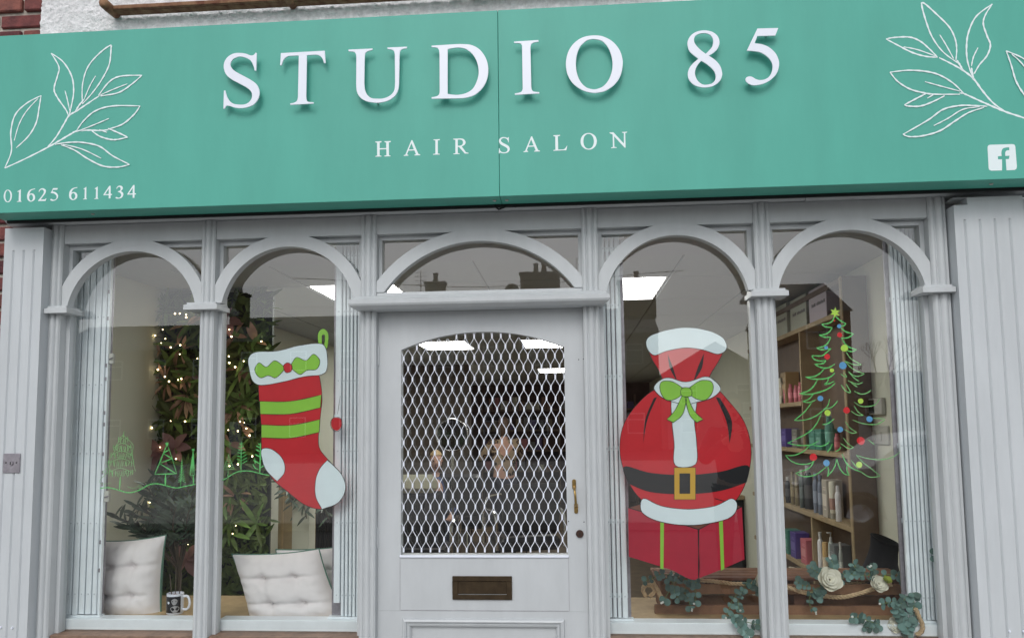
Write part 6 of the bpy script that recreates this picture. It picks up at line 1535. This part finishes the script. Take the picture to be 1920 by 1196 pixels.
# overhead wire
a, b = mirrored(700, 530, DV - 20), mirrored(1120, 522, DV - 20); tag(MB().tube([a + (b - a) * k / 8 + Vector((0, 0, -.25 * math.sin(math.pi * k / 8))) for k in range(-3, 12)], .012, 5).build('overhead_wire', 'black'), 'thin overhead wire crossing the sky reflected in the fanlight', 'wire')
# bare winter trees reflected low in the rightmost window
def baretree(px, top_py, dv, label):
    q = mirrored(px, top_py, dv); H = q.z + .126; t = thing('bare_tree', (q.x, q.y, -.126), label, 'tree', 'bare winter trees across the street')
    mb = MB(); r3_ = random.Random(px); tr = MB().tube([(q.x, q.y, -.126), (q.x + .1, q.y, H * .3), (q.x, q.y, H * .6)], [.22, .17, .10], 8).build('trunk', 'bark', t)
    def br(p, d, L, r, n):
        e = p + d * L; mb.tube([p, p + d * L * .5 + Vector((r3_.uniform(-.1, .1), 0, .05)), e], [r, r * .8, r * .6], 4, False)
        if n: 
            for k in range(3): br(e, (d + Vector((r3_.uniform(-.7, .7), r3_.uniform(-.5, .5), r3_.uniform(-.1, .6)))).normalized(), L * .68, r * .55, n - 1)
    for k in range(9): br(Vector((q.x, q.y, H * (.28 + .035 * k))), Vector((r3_.uniform(-1, 1), r3_.uniform(-.5, .5), .7)).normalized(), H * .22, .06, 3)
    mb.build('crown', 'bark', t); return t
baretree(1640, 640, DV + 2, 'bare winter tree reflected beside the painted christmas tree'); baretree(1500, 660, DV + 8, 'bare winter tree reflected beside the shelves')

# silver car parked across the road (only its reflection shows)
def car():
    yv = 11.0; a = PY(1500, 900, 2 * YG + yv - 3.15).x; x0 = a; L = 4.1; yf = -(yv - 3.15) + .0
    t = thing('parked_car', (x0 + L / 2, yf - .9, -.13), 'silver hatchback parked across the road, reflected low in the rightmost window', 'car')
    silver = mat('silver_car_paint', (.50, .51, .53), .25, .5, coat=.6)
    prof = [(0, .35), (0, .72), (.10, .88), (.95, 1.0), (1.55, 1.42), (2.2, 1.50), (3.2, 1.46), (3.85, 1.02), (4.08, .92), (4.1, .35), (3.75, .32), (3.7, .55), (3.5, .68), (3.25, .68), (3.05, .55), (3.0, .30), (1.15, .30), (1.1, .55), (.9, .68), (.65, .68), (.45, .55), (.4, .32)]
    mb = MB().prism([(x0 + p, z - .13) for p, z in prof], 'y', yf - 1.7, yf); b = bmesh.new()
    o = mb.build('body', silver, t); b.from_mesh(o.data); bmesh.ops.remove_doubles(b, verts=b.verts, dist=1e-4)
    for v in b.verts:
        if v.co.z > .90: v.co.y = (v.co.y - (yf - .85)) * (1 - .28 * (v.co.z - .90) / .5) + (yf - .85)
    b.to_mesh(o.data); b.free(); shade_auto(o, 30)
    for pts in ([(1.08, .96), (1.60, 1.36), (2.15, 1.42), (2.15, .96)], [(2.22, .96), (2.22, 1.42), (3.10, 1.38), (3.55, 1.0)]):
        n = len(pts); vs = []
        for p, z in pts:
            k = 1 - .28 * max(0, (z - .13) - .90) / .5; vs.append((x0 + p, (yf - .85) + .85 * k + .012, z - .13))
        obj('side_window', vs, [tuple(range(n))], 'farglass', t)
    for xw in (.775, 3.375):
        for yy_ in (yf - .08, yf - 1.62):
            w = shade_auto(MB().lathe([(0, -.10), (.20, -.10), (.31, -.09), (.32, -.05), (.32, .05), (.31, .09), (.2, .10), (0, .10)], (x0 + xw, yy_, .19), 24, 'y').build('wheel', 'dark', t), 40)
            MB().lathe([(0, .0), (.19, .0), (.19, .012), (0, .03)], (x0 + xw, yy_ + .10, .19), 16, 'y').build('rim', 'chrome', w, True)
    for yy_ in (yf - .25, yf - 1.45): MB().box(x0 - .02, x0 + .10, yy_ - .18, yy_ + .18, .52, .66, .03).build('headlight', 'chrome', t)
    for yy_ in (yf - .2, yf - 1.5): MB().box(x0 + 4.02, x0 + 4.12, yy_ - .12, yy_ + .12, .60, .78, .02).build('tail_light', 'redb', t)
    MB().box(x0 + 1.2, x0 + 1.36, yf + .0, yf + .16, .84, .96, .03).build('wing_mirror', silver, t)
    for xx in (2.0, 3.05): MB().box(x0 + xx - .16, x0 + xx, yf + .0, yf + .03, .68, .71, .008).build('door_handle', 'chrome', t)
car()
